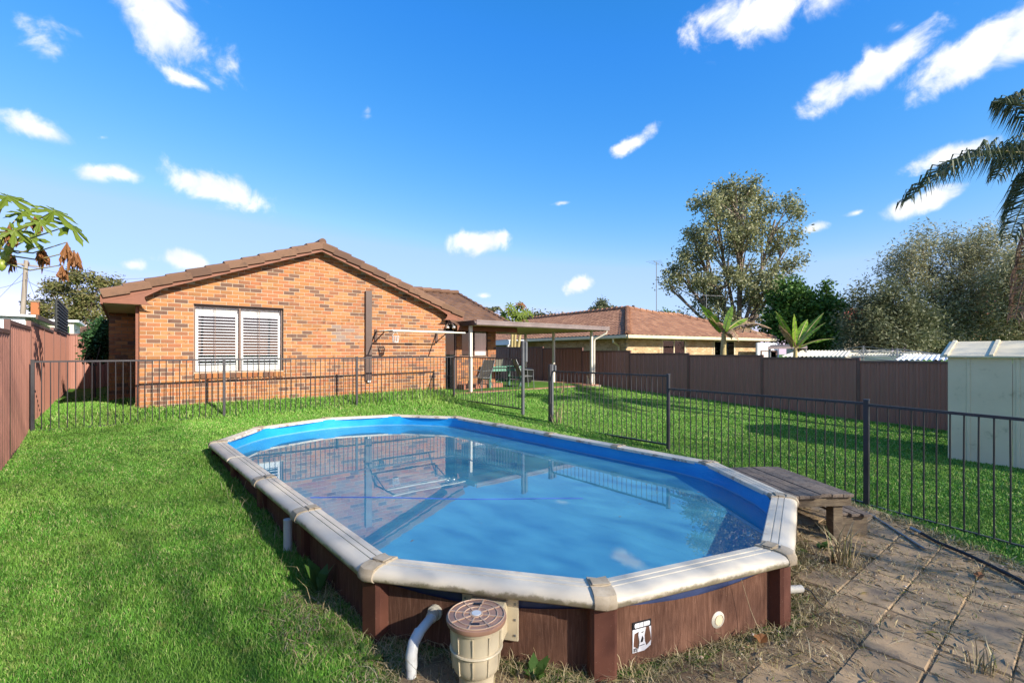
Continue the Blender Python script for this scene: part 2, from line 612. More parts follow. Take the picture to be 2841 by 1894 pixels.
M['tube_lamp'] = simple('lamp_diffuser', S(236, 236, 206), None, rough=.4)

# pool
t = NT('cream_pool_rail', .42, .4)
c_ = t.ramp(t.noise(2.5, 6, .6), [(.3, S(216, 205, 184)), (.7, S(202, 190, 168))])
ed = t.attr('edge')
n1 = t.noise(7, 8, .72)
mo = t.math('MULTIPLY', t.mask(t.math('ADD', t.math('MULTIPLY', ed, .62), n1), .78, 1.0), t.mask(ed, .12, .4))
c_ = t.mix(t.math('MULTIPLY', mo, .85), c_, t.ramp(t.noise(16, 5, .7), [(.35, S(98, 92, 50)), (.65, S(120, 108, 90))]))
c_ = t.mix(t.math('MULTIPLY', t.mask(t.noise(60, 5, .8), .66, .74), t.mask(ed, .1, .6)), c_, S(84, 78, 62))
ed2 = t.attr('rust')
ru = t.math('MULTIPLY', ed2, t.mask(t.noise(5, 8, .75), .5, .62))
c_ = t.mix(ru, c_, t.ramp(t.noise(22, 5, .7), [(.35, S(84, 52, 34)), (.65, S(142, 82, 46))]))
t.bump(t.noise(90, 4, .6), .15, .002)
M['rail'] = t.col(c_)
t = NT('weathered_pool_clip', .75, .25)
c_ = t.ramp(t.noise(9, 7, .7), [(.3, S(186, 172, 150)), (.55, S(168, 152, 128)), (.75, S(140, 126, 98))])
c_ = t.mix(t.mask(t.noise(70, 5, .8), .6, .7), c_, S(86, 78, 68))
t.bump(t.noise(120, 4, .7), .4, .003)
M['clip'] = t.col(c_)
# brown wood-grain pool wall sheet
t = NT('brown_woodgrain_wall', .85, .15)
n1 = t.noise(9, 7, .68, (5, 5, .45), 1.2)
c_ = t.ramp(n1, [(.3, S(84, 58, 46)), (.5, S(102, 72, 58)), (.68, S(124, 92, 76))])
c_ = t.mix(t.math('MULTIPLY', t.mask(t.noise(3, 6, .7), .5, .75), .5), c_, S(84, 60, 52))
c_ = t.mix(t.math('MULTIPLY', t.mask(t.noise(170, 3, .6), .68, .74), .6), c_, S(172, 146, 132))
t.bump(n1, .5, .006)
M['pool_wall'] = t.col(c_)
t = NT('brown_pool_upright', .65, .25)
c_ = t.ramp(t.noise(4, 6, .65), [(.3, S(108, 68, 54)), (.7, S(92, 58, 48))])
c_ = t.mix(t.math('MULTIPLY', t.mask(t.noise(150, 3, .6), .66, .74), .6), c_, S(176, 146, 130))
M['upright'] = t.col(c_)
M['wall_blue'] = simple('navy_liner_edge', S(48, 60, 96), S(58, 72, 110), 4, .45)
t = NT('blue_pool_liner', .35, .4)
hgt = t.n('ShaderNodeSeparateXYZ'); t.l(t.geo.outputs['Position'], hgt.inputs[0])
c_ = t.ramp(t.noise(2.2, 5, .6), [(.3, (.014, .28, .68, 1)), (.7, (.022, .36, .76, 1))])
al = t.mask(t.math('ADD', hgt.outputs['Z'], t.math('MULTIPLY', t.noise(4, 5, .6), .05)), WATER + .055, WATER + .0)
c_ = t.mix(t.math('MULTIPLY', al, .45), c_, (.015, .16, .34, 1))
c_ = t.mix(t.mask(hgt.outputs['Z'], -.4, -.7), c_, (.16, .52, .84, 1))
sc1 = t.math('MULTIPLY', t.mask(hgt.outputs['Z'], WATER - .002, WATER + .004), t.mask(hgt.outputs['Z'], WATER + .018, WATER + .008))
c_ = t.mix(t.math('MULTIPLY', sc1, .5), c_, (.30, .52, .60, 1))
t.bump(t.noise(3.2, 4, .6, (1, 1, 3)), .35, .03)
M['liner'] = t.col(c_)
t = NT('pool_water', .0)
g_ = t.n('ShaderNodeBsdfGlossy'); g_.inputs['Roughness'].default_value = .0; g_.inputs['Color'].default_value = (.93, .98, 1, 1)
tr0 = t.n('ShaderNodeBsdfTransparent'); tr0.inputs['Color'].default_value = (.62, .90, .96, 1)
df = t.n('ShaderNodeBsdfDiffuse'); df.inputs['Color'].default_value = (.18, .68, .84, 1)      # cloudy water scatters light
tr = t.n('ShaderNodeMixShader'); tr.inputs[0].default_value = .36
t.l(tr0.outputs[0], tr.inputs[1]); t.l(df.outputs[0], tr.inputs[2])
fr = t.n('ShaderNodeFresnel'); fr.inputs['IOR'].default_value = 1.75
bp = t.n('ShaderNodeBump'); bp.inputs['Strength'].default_value = .04; bp.inputs['Distance'].default_value = .01
t.l(t.noise(2.2, 2, .5), bp.inputs['Height'])
t.l(bp.outputs[0], g_.inputs['Normal']); t.l(bp.outputs[0], fr.inputs['Normal'])
ms = t.n('ShaderNodeMixShader')
t.l(fr.outputs[0], ms.inputs[0]); t.l(tr.outputs[0], ms.inputs[1]); t.l(g_.outputs[0], ms.inputs[2])
t.l(ms.outputs[0], t.t.nodes['Material Output'].inputs[0])
M['water'] = t.m
M['pvc'] = simple('white_pvc', S(214, 216, 216), S(196, 196, 192), 5, .4, dirt=S(150, 142, 124), dirtscale=7)
M['pvc_old'] = simple('aged_pvc', S(206, 200, 184), S(190, 184, 168), 5, .5, dirt=S(104, 100, 62), dirtscale=9)
M['skimmer'] = simple('cream_skimmer_plastic', S(210, 196, 166), S(200, 186, 156), 5, .42, dirt=S(150, 136, 108), dirtscale=9, dirtrange=(.62, .8))
M['lid'] = simple('tan_skimmer_lid', S(172, 132, 108), S(160, 122, 100), 8, .55, dirt=S(140, 112, 92), dirtscale=12)
M['lid_rib'] = simple('pale_lid_rib', S(206, 172, 140), S(194, 160, 130), 9, .5)
M['rubber'] = simple('black_rubber', S(34, 34, 36), None, rough=.6)
M['print_black'] = simple('label_black', S(26, 26, 30), None, rough=.5)
M['print_white'] = simple('label_white', S(222, 222, 226), S(204, 204, 208), 30, .5)
# old timber
t = NT('weathered_timber', .85, .2)
gr = t.noise(12, 7, .7, (1.0, 1.0, 1.0), 2.0)
c_ = t.ramp(t.rnd(), [(0, S(126, 112, 98)), (.5, S(110, 98, 88)), (1, S(138, 122, 106))])
c_ = t.mix(t.mask(gr, .42, .72), c_, S(78, 66, 58))
c_ = t.mix(t.math('MULTIPLY', t.mask(t.noise(60, 5, .7), .5, .7), .5), c_, S(152, 142, 130))
t.bump(gr, .6, .008)
M['timber'] = t.col(c_)
M['timber_side'] = simple('weathered_timber_beam', S(132, 116, 92), S(92, 78, 62), 9, .85, .5, 30, .005, stretch=(1, 1, 6), dirt=S(92, 92, 66), dirtscale=4)
# ground
t = NT('lawn_soil', .95, .1)
c_ = t.ramp(t.noise(1.2, 6, .6), [(.3, S(64, 100, 36)), (.5, S(78, 114, 42)), (.7, S(98, 124, 56))])
c_ = t.mix(t.mask(t.noise(14, 6, .7), .45, .75), c_, S(62, 84, 34))
M['lawn'] = t.col(c_)
t = NT('grass_blades', .6, .25)
pos_n = t.noise(.9, 4, .6)
c_ = t.ramp(t.geo.outputs['Random Per Island'], [(0, S(76, 126, 38)), (.3, S(90, 144, 46)), (.6, S(108, 158, 58)), (.8, S(130, 170, 76)), (.92, S(160, 170, 104)), (1, S(188, 178, 128))])
c_ = t.mix(t.math('MULTIPLY', t.mask(pos_n, .46, .62), .4), c_, S(136, 164, 72))
c_ = t.mix(t.math('MULTIPLY', t.mask(t.noise(.45, 3, .5), .5, .62), .35), c_, S(70, 122, 34))
c_ = t.mix(t.math('MULTIPLY', t.mask(t.noise(4.5, 5, .7), .58, .7), .45), c_, S(170, 160, 104))
t.b.inputs['Transmission Weight'].default_value = 0
M['grass'] = t.col(c_)
t = NT('dry_grass_blades', .7, .2)
c_ = t.ramp(t.geo.outputs['Random Per Island'], [(0, S(176, 160, 122)), (.4, S(150, 132, 96)), (.7, S(190, 176, 142)), (.88, S(120, 112, 66)), (1, S(100, 118, 58))])
M['dry'] = t.col(c_)
t = NT('dirt_bed', .95, .1)
c_ = t.ramp(t.noise(2.2, 7, .65), [(.3, S(120, 100, 78)), (.5, S(142, 120, 94)), (.72, S(160, 138, 110))])
c_ = t.mix(t.math('MULTIPLY', t.mask(t.noise(45, 5, .7), .5, .7), .6), c_, S(72, 60, 48))
t.bump(t.noise(60, 5, .7), .6, .01)
M['dirt'] = t.col(c_)
t = NT('concrete_paver', .9, .2)
c_ = t.ramp(t.rnd(), [(0, S(172, 146, 114)), (.5, S(158, 134, 104)), (1, S(180, 154, 122))])
c_ = t.mix(t.math('MULTIPLY', t.mask(t.noise(4.5, 7, .7), .46, .66), .8), c_, S(112, 100, 88))
c_ = t.mix(t.math('MULTIPLY', t.mask(t.noise(2.0, 6, .7), .52, .7), .55), c_, S(150, 128, 96))
c_ = t.mix(t.math('MULTIPLY', t.mask(t.noise(160, 3, .6), .66, .74), .7), c_, S(188, 174, 156))
t.bump(t.noise(110, 5, .7), .45, .004)
M['paver'] = t.col(c_)
t = NT('river_pebble', .7, .3)
c_ = t.ramp(t.geo.outputs['Random Per Island'], [(0, S(190, 162, 128)), (.3, S(206, 186, 158)), (.55, S(172, 132, 96)), (.8, S(216, 204, 186)), (1, S(150, 128, 108))])
M['pebble'] = t.col(c_)


def leaf_material(name, pal, rough=.55, trans=.25):
    t = NT(name, rough, .3)
    c = t.ramp(t.geo.outputs['Random Per Island'], [(i / max(1, len(pal) - 1), c) for i, c in enumerate(pal)])
    t.col(c)
    tl = t.n('ShaderNodeBsdfTranslucent')
    t.l(c, tl.inputs['Color'])
    ms = t.n('ShaderNodeMixShader'); ms.inputs[0].default_value = trans
    t.l(t.b.outputs[0], ms.inputs[1]); t.l(tl.outputs[0], ms.inputs[2])
    t.l(ms.outputs[0], t.t.nodes['Material Output'].inputs[0])
    return t.m


M['gum'] = leaf_material('gum_leaf', [S(104, 112, 68), S(134, 138, 92), S(160, 158, 118), S(114, 120, 76), S(180, 174, 138)])
M['dense'] = leaf_material('dark_green_leaf', [S(46, 78, 30), S(72, 108, 40), S(106, 140, 56), S(54, 84, 34)])
M['olive'] = leaf_material('grey_green_leaf', [S(112, 116, 80), S(146, 146, 108), S(168, 164, 130), S(124, 124, 86), S(182, 174, 144)])
M['olive_dark'] = leaf_material('dull_green_leaf', [S(80, 88, 60), S(104, 110, 76), S(130, 130, 98)])
M['palm'] = leaf_material('palm_leaflet', [S(56, 68, 50), S(70, 84, 58), S(90, 100, 72), S(104, 100, 74)])
M['palm_dead'] = leaf_material('dry_palm_leaflet', [S(112, 88, 72), S(134, 106, 86), S(96, 74, 62)])
M['papaya'] = leaf_material('papaya_leaf', [S(118, 136, 44), S(140, 150, 56), S(102, 124, 40), S(158, 162, 74)], .45, .35)
M['dead_leaf'] = leaf_material('dead_leaf', [S(156, 106, 58), S(176, 124, 74), S(128, 84, 50), S(190, 144, 96)])
M['banana'] = leaf_material('banana_leaf', [S(108, 142, 40), S(140, 172, 56), S(120, 150, 52), S(96, 128, 44)], .4, .4)
M['banana_dry'] = leaf_material('dry_banana_leaf', [S(142, 112, 92), S(164, 134, 110), S(120, 94, 78), S(178, 150, 116)])
M['shrub'] = leaf_material('shrub_leaf', [S(34, 64, 34), S(52, 86, 46), S(70, 104, 60)])
M['weed'] = leaf_material('weed_leaf', [S(62, 92, 40), S(78, 108, 48), S(54, 84, 38)])
M['far_green'] = leaf_material('far_tree_leaf', [S(88, 98, 52), S(114, 116, 66), S(134, 126, 80), S(96, 92, 60)])
M['bark'] = simple('grey_bark', S(146, 128, 112), S(112, 96, 84), 3, .9, .4, 14, .02, stretch=(1, 1, .3))
M['bark_dark'] = simple('dark_bark', S(96, 80, 68), S(74, 60, 52), 3, .9)
M['stem_green'] = simple('green_stem', S(140, 140, 78), S(160, 140, 90), 6, .6)
M['banana_stem'] = simple('banana_stem', S(178, 160, 104), S(150, 134, 90), 5, .7)
M['fruit'] = simple('green_papaya_fruit', S(112, 136, 50), S(160, 158, 62), 6, .4)
M['pole_wood'] = simple('grey_pole_timber', S(160, 148, 134), S(136, 124, 112), 4, .9, stretch=(1, 1, .2))
M['wire'] = simple('wire_black', S(60, 62, 66), None, rough=.6)
M['screen'] = simple('dark_mesh', S(58, 60, 60), S(46, 48, 48), 30, .8)
M['clothes_frame'] = simple('cream_clothesline_tube', S(228, 222, 198), None, rough=.4)
M['iron'] = simple('rusty_brown_iron', S(96, 66, 50), S(76, 54, 44), 12, .6)
M['aerial'] = simple('dull_aluminium', S(120, 122, 122), None, rough=.7)
M['line'] = simple('clothesline_cord', S(214, 216, 214), None, rough=.6)
M['fibro_white'] = simple('white_wall_sheet', S(222, 226, 232), S(208, 212, 218), 2, .6)
M['corr_cream'] = simple('cream_corrugated', S(222, 214, 192), S(204, 196, 174), 3, .5)
M['flag_cord'] = simple('blue_rope', S(70, 100, 190), None, rough=.7)


# unseen trees added behind the camera to thin the sun: x, y, height, crown radius
SHADE = [(-4.0, -12.6, 13.2), (0.0, -12.3, 14.6), (4.0, -12.8, 14.6), (8.0, -12.4, 12.2), (12.0, -12.7, 10.3), (16.0, -12.4, 9.6), (20.0, -12.5, 9.4)]
SHADE_N = 1900
SHADE_LABELS = ['unseen tree added behind the yard to dim the sun, %s of the row' % k for k in ('first', 'second', 'third', 'fourth', 'fifth', 'sixth', 'seventh')]

# ================================================================== THE SETTING
# ------------------------------------------------------------------ ground
def axis(spec):
    out = []
    for a, b, st in spec:
        out += list(np.arange(a, b, st))
    return np.array(sorted(set(np.round(out, 4))))


gx = axis([(-400, -40, 60), (-40, -10, 6), (-10, -2, 1), (-2, .8, .25), (.8, 5.8, .1), (5.8, 15, .3), (15, 40, 3), (40, 460, 60)])
gy = axis([(-400, -30, 60), (-30, -4, 3), (-4, 1, .3), (1, 10.3, .1), (10.3, 14, .2), (14, 40, 2), (40, 900, 60)])
GX, GY = np.meshgrid(gx, gy)
GZ = ground(GX, GY)
far = np.hypot(GX, GY) > 60
GZ = np.where(far, np.minimum(GZ, .3), GZ)
HOLE = pool_off(-.012)
ins_ = inside(HOLE, GX, GY).reshape(-1)
V = np.stack([GX, GY, GZ], -1).reshape(-1, 3)
# the sheet ends at the pool wall: vertices just inside are pulled back onto it
for k in np.nonzero(ins_)[0]:
    best = None
    for i in range(NP_):
        a, b = HOLE[i], HOLE[(i + 1) % NP_]
        t_ = np.clip((V[k, :2] - a) @ (b - a) / ((b - a) @ (b - a)), 0, 1)
        q = a + (b - a) * t_
        d = np.hypot(*(q - V[k, :2]))
        if best is None or d < best[0]: best = (d, q)
    if best[0] < .25:
        V[k, :2] = best[1]
ny, nx = GX.shape
idx = np.arange(nx * ny).reshape(ny, nx)
F = np.stack([idx[:-1, :-1], idx[:-1, 1:], idx[1:, 1:], idx[1:, :-1]], -1).reshape(-1, 4)
F = F[~ins_[F].all(1)]
lawn = bpy.data.objects.new('lawn_ground', np_mesh('lawn_ground', V, F, M['lawn'], True))
link(lawn)
tag(lawn, 'green lawn ground sloping gently up towards the brick house', kind='structure')

# paved corner beside the pool: dirt bed with square pavers
PAVE = [(6.9, -1.6), (5.45, -.4), (5.95, .45), (6.2, .9), (6.55, 1.35), (6.75, 1.95), (6.3, 2.35), (5.7, 3.2), (5.2, 2.4), (4.7, 1.75), (3.4, 1.37), (2.08, 1.75), (1.24, 2.84), (1.12, 2.72), (1.08, 2.3), (1.0, 1.6), (.9, -1.6)]
mb = MB()
st = .1
pv, pf = [], []
xs = np.arange(.7, 7.05, st); ys = np.arange(-1.8, 3.5, st)
vid = {}
jit = np.random.default_rng(5)
for i, x in enumerate(xs):
    for j, y in enumerate(ys):
        if inside(PAVE, x, y):
            ring = all(inside(PAVE, x + a, y + b) for a in (-st, st) for b in (-st, st))
            vid[i, j] = len(pv)
            pv.append((x, y, gz(x, y) + (.022 + jit.uniform(-.004, .006) if ring else -.01)))
for (i, j) in list(vid):
    q = [(i, j), (i + 1, j), (i + 1, j + 1), (i, j + 1)]
    if all(k in vid for k in q):
        pf.append(tuple(vid[k] for k in q))
paving = MB().add(pv, pf).build('paving', M['dirt'], smooth=True)
tag(paving, 'worn grey-brown paved corner beside the pool, joints full of dry grass', kind='structure')
# each paver is a slab of its own, a little tilted and sunk
pm = []
for k in range(4):
    w = .1525
    b = MB()
    q = .006
    top = [(-w + q, -w + q), (w - q, -w + q), (w - q, w - q), (-w + q, w - q)]
    bot = [(-w, -w), (w, -w), (w, w), (-w, w)]
    b.add([(x, y, .045) for x, y in top] + [(x, y, .036) for x, y in bot] + [(x, y, 0) for x, y in bot],
          [(0, 1, 2, 3)] + [(4 + i, 4 + (i + 1) % 4, (i + 1) % 4, i) for i in range(4)] + [(8 + i, 8 + (i + 1) % 4, 4 + (i + 1) % 4, 4 + i) for i in range(4)])
    pm.append(b.mesh('paver', M['paver']))
pr = random.Random(11)
for i in range(-6, 12):
    for j in range(-9, 5):
        x, y = 3.5 + .155 + i * .311, .94 + .155 + j * .311
        if not all(inside(PAVE, x + a, y + b) for a in (-.14, .14) for b in (-.14, .14)):
            continue
        if inside(pool_off(.18), x, y) or (np.hypot(*(POOL - (x, y)).T).min() < .5 and pr.random() < .7):
            continue
        if x < 2.2 or (x < 2.7 and pr.random() < .5):
            continue
        o = bpy.data.objects.new('paver', pm[pr.randrange(4)])
        link(o, paving)
        o.location = (x + pr.uniform(-.004, .004), y + pr.uniform(-.004, .004), gz(x, y) - .013 + pr.uniform(-.005, .004))
        o.rotation_euler = (R(pr.uniform(-.6, .6)), R(pr.uniform(-.6, .6)), R(pr.uniform(-.6, .6)))

# patio slab
PATIO_Z = .625
slab = MB().b2((7.53, 11.95, .1), (14.0, 17.5, PATIO_Z - .02)).build('patio_slab', M['mortar_grey'])
tag(slab, 'red paved patio floor under the flat patio roof', kind='structure')
pmesh = MB().b2((-.113, -.113, -.03), (.113, .113, .0)).mesh('patio_paver', M['red_paving'])
its = []
for i in range(27):
    for j in range(10):
        x, y = 7.66 + i * .236, 12.075 + j * .236
        its.append((pmesh, Matrix.Translation((x, y, PATIO_Z + pr.uniform(-.002, .002)))))
pieces('patio_paver', its, slab, M['red_paving'])

# ================================================================== BRICK HOUSE
HX0, HX1, HY = .247, 7.52, 12.465
APEX_X, APEX_Z = 3.83, 4.33           # underside of the bargeboards at the ridge
SL = (4.33 - 2.785) / (APEX_X + .336)
house = empty('brick_house', 'single-storey orange brick house with a low gable facing the pool', 'house', (3.88, HY, .5))


def gable_z(x):
    return APEX_Z - SL * abs(x - APEX_X)


# mortar-coloured wall core behind the bricks
core = MB()
fr_y, bk_y = HY + .0055, HY + .11
wx0, wx1, wz0, wz1 = 1.19, 2.99, 1.40, 2.885       # window opening
for (xa, xb) in ((HX0 + .006, wx0 - .006), (wx1 + .006, HX1 - .006)):
    pts = [(xa, fr_y, .2), (xb, fr_y, .2), (xb, fr_y, gable_z(xb) + .06)]
    if xa < APEX_X < xb: pts.append((APEX_X, fr_y, gable_z(APEX_X) + .06))
    pts.append((xa, fr_y, gable_z(xa) + .06))
    core.prism(pts, (0, bk_y - fr_y, 0))
core.prism([(wx0 - .006, fr_y, .2), (wx1 + .006, fr_y, .2), (wx1 + .006, fr_y, wz0 - .01), (wx0 - .006, fr_y, wz0 - .01)], (0, bk_y - fr_y, 0))
core.prism([(wx0 - .006, fr_y, wz1 + .006), (wx1 + .006, fr_y, wz1 + .006), (wx1 + .006, fr_y, gable_z(wx1) + .06), (wx0 - .006, fr_y, gable_z(wx0) + .06)], (0, bk_y - fr_y, 0))
core.build('wall', M['mortar'], house)
MB().b2((HX0 + .012, HY + .12, .2), (HX0 + .11, 15.14, 2.78)).build('side_wall', M['mortar_grey'], house)
MB().b2((-.27, 15.165, .2), (HX0 + .1, 15.27, 2.78)).build('side_wall', M['mortar_grey'], house)
MB().b2((-.27, 15.28, .2), (-.17, 24, 2.78)).build('side_wall', M['mortar_grey'], house)
MB().b2((HX1 - .11, HY + .12, .2), (HX1 - .012, 13.09, 2.78)).build('side_wall', M['mortar_grey'], house)
MB().b2((HX1 - .1, 13.112, .2), (7.56, 13.2, 2.7)).build('side_wall', M['mortar_grey'], house)
MB().b2((8.32, 13.112, .2), (8.51, 13.2, 2.7)).build('side_wall', M['mortar_grey'], house)
MB().b2((9.57, 13.112, .2), (9.89, 13.2, 2.7)).build('side_wall', M['mortar_grey'], house)
MB().b2((8.5, 13.113, .2), (9.58, 13.199, 1.68)).build('side_wall', M['mortar_grey'], house)
MB().b2((7.5, 13.114, 2.62), (9.88, 13.198, 2.75)).build('side_wall', M['mortar_grey'], house)
MB().b2((9.79, 13.21, .2), (9.888, 20, 2.7)).build('side_wall', M['mortar_grey'], house)

bm_cache = {}


def brick_mesh(L, axis='x', d=.05):
    k = (round(L, 3), axis)
    if k not in bm_cache:
        e = .003
        b = MB()
        h = .0375
        x = L / 2
        fr = [(-x, -h), (x, -h), (x, h), (-x, h)]
        fi = [(-x + e, -h + e), (x - e, -h + e), (x - e, h - e), (-x + e, h - e)]
        v = [(a, 0, c) for a, c in fi] + [(a, e, c) for a, c in fr] + [(a, d, c) for a, c in fr]
        f = [(0, 1, 2, 3)] + [(4 + i, 4 + (i + 1) % 4, (i + 1) % 4, i) for i in range(4)] + [(8 + i, 8 + (i + 1) % 4, 4 + (i + 1) % 4, 4 + i) for i in range(4)]
        b.add(v, f)
        bm_cache[k] = b.mesh('brick', M['brick'])
    return bm_cache[k]


br = random.Random(4)


def brick_row(x0, x1, z, offset, place, out, ok=lambda a, b: True):
    x = x0 - offset
    while x < x1 - .02:
        a, b = max(x, x0), min(x + .229, x1)
        if b - a > .03 and ok(a, b):
            out.append((brick_mesh(round(b - a, 2)), place((a + b) / 2, z)))
        x += .24


front = []
for c in range(-4, 42):
    z = .812 + .086 * c + .043
    off = 0 if c % 2 else .12
    if z > APEX_Z: break

    def ok(a, b, z=z):
        mx = min(max(APEX_X, a), b)
        return z + .02 < gable_z((a + b) / 2) + .05

    def pl(x, z):
        return Matrix.Translation((x, HY + br.uniform(-.002, .0015), z + br.uniform(-.001, .001)))
    if wz0 - .17 < z < wz1:
        brick_row(HX0, wx0 - .008, z, off, pl, front, ok)
        brick_row(wx1 + .008, HX1, z, (off + .05) % .24, pl, front, ok)
    else:
        brick_row(HX0, HX1, z, off, pl, front, ok)
# an old repair: a block of greyer bricks left of the clothesline post
pcache = {}
keep_ = []
for me, mt in front:
    q_ = mt.translation
    if 4.25 < q_.x < 4.92 and 2.1 < q_.z < 2.56:
        if me.name not in pcache:
            m2 = me.copy(); m2.materials.clear(); m2.materials.append(M['brick_patch']); pcache[me.name] = m2
        o = bpy.data.objects.new('repaired_brick', pcache[me.name])
        link(o, house)
        o.matrix_basis = mt
    else:
        keep_.append((me, mt))
pieces('brick', keep_, house, M['brick'], 300, 'brick_field')
sidebr = []
RotL = Matrix.Rotation(R(-90), 4, 'Z')
for c in range(-5, 23):
    z = .812 + .086 * c + .043
    off = 0 if c % 2 else .12
    brick_row(HY + .015, 15.14, z, off, lambda x, z: Matrix.Translation((HX0, x, z)) @ RotL, sidebr)
    brick_row(-.28, HX0, z, off, lambda x, z: Matrix.Translation((x, 15.15, z)), sidebr)
    brick_row(15.16, 24, z, off, lambda x, z: Matrix.Translation((-.28, x, z)) @ RotL, sidebr) if c < 0 else None
    if z < 2.68:
        brick_row(8.32, 8.51, z, off, lambda x, z: Matrix.Translation((x, 13.1, z)), sidebr)
        brick_row(9.57, 9.9, z, off, lambda x, z: Matrix.Translation((x, 13.1, z)), sidebr)
        if z < 1.64: brick_row(8.515, 9.565, z, off, lambda x, z: Matrix.Translation((x, 13.1, z)), sidebr)
pieces('side_brick', sidebr, house, M['brick'], 250, 'side_brick_field')
# sloping brick sill
n = 16
for i in range(n):
    x = wx0 + .055 + (wx1 - wx0 - .11) * i / (n - 1)
    b = MB().box((0, 0, 0), (.098, .17, .10))
    o = b.build('sill_brick', M['brick'], house)
    o.matrix_basis = Matrix.Translation((x, HY + .03 + br.uniform(-.004, .004), 1.325)) @ Matrix.Rotation(R(14), 4, 'X')
MB().b2((HX0 - .06, HY + .05, .4), (HX0 - .004, HY + .12, 2.78)).build('corner_board', M['barge'], house)

# window: lintel, frame, two shuttered sashes
win = MB().b2((wx0, HY + .075, wz1 - .05), (wx1, HY + .1, wz1)).b2((wx0, HY + .075, wz0 - .03), (wx1, HY + .1, wz0)).b2((wx0, HY + .075, wz0), (wx0 + .03, HY + .1, wz1 - .05)).b2((wx1 - .03, HY + .075, wz0), (wx1, HY + .1, wz1 - .05)).b2((2.06, HY + .072, wz0), (2.1, HY + .1, wz1 - .05)).build('window', M['brown_frame'], house)
MB().b2((wx0 - .01, HY - .004, wz1 - .004), (wx1 + .01, HY + .1, wz1 + .008)).build('lintel', M['brown_metal'], win)
for (xa, xb) in ((wx0 + .032, 2.058), (2.102, wx1 - .032)):
    yb = HY + .14
    MB().b2((xa, HY + .085, wz0), (xb, HY + .088, wz1 - .05)).build('pane', M['pane'], win)
    fw = .055
    top = wz1 - .17
    sh = MB().b2((xa, yb, wz0 + .002), (xa + fw, yb + .03, top)).b2((xb - fw, yb, wz0 + .002), (xb, yb + .03, top))
    sh.b2((xa + fw, yb, top - fw), (xb - fw, yb + .03, top)).b2((xa + fw, yb, wz0 + .002), (xb - fw, yb + .03, wz0 + .14))
    sh.build('shutter_frame', M['white_frame'], win)
    MB().b2((xa, yb + .031, top + .002), (xb, yb + .04, wz1 - .052)).build('blind_pelmet', M['curtain'], win)
    nsl = 17
    sm = MB().box((0, 0, 0), (xb - xa - 2 * fw - .004, .024, .017)).mesh('slat', M['slat'])
    for k in range(nsl):
        o = bpy.data.objects.new('slat', sm)
        link(o, win)
        o.matrix_basis = Matrix.Translation(((xa + xb) / 2, yb + .02, wz0 + .175 + (top - fw - wz0 - .19) * k / (nsl - 1))) @ Matrix.Rotation(R(4), 4, 'X')
    xm = (xa + xb) / 2 - .05
    MB().b2((xm - .006, HY + .068, wz0), (xm + .006, HY + .073, wz1 - .05)).build('flyscreen_bar', M['brown_frame'], win)
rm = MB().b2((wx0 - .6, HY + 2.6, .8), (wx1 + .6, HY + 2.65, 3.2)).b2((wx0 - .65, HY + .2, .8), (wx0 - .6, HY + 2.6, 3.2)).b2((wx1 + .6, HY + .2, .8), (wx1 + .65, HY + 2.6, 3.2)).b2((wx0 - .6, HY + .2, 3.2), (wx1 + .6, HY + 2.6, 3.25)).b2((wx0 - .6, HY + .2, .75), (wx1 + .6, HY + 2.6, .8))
rm.build('room', M['room'], house)

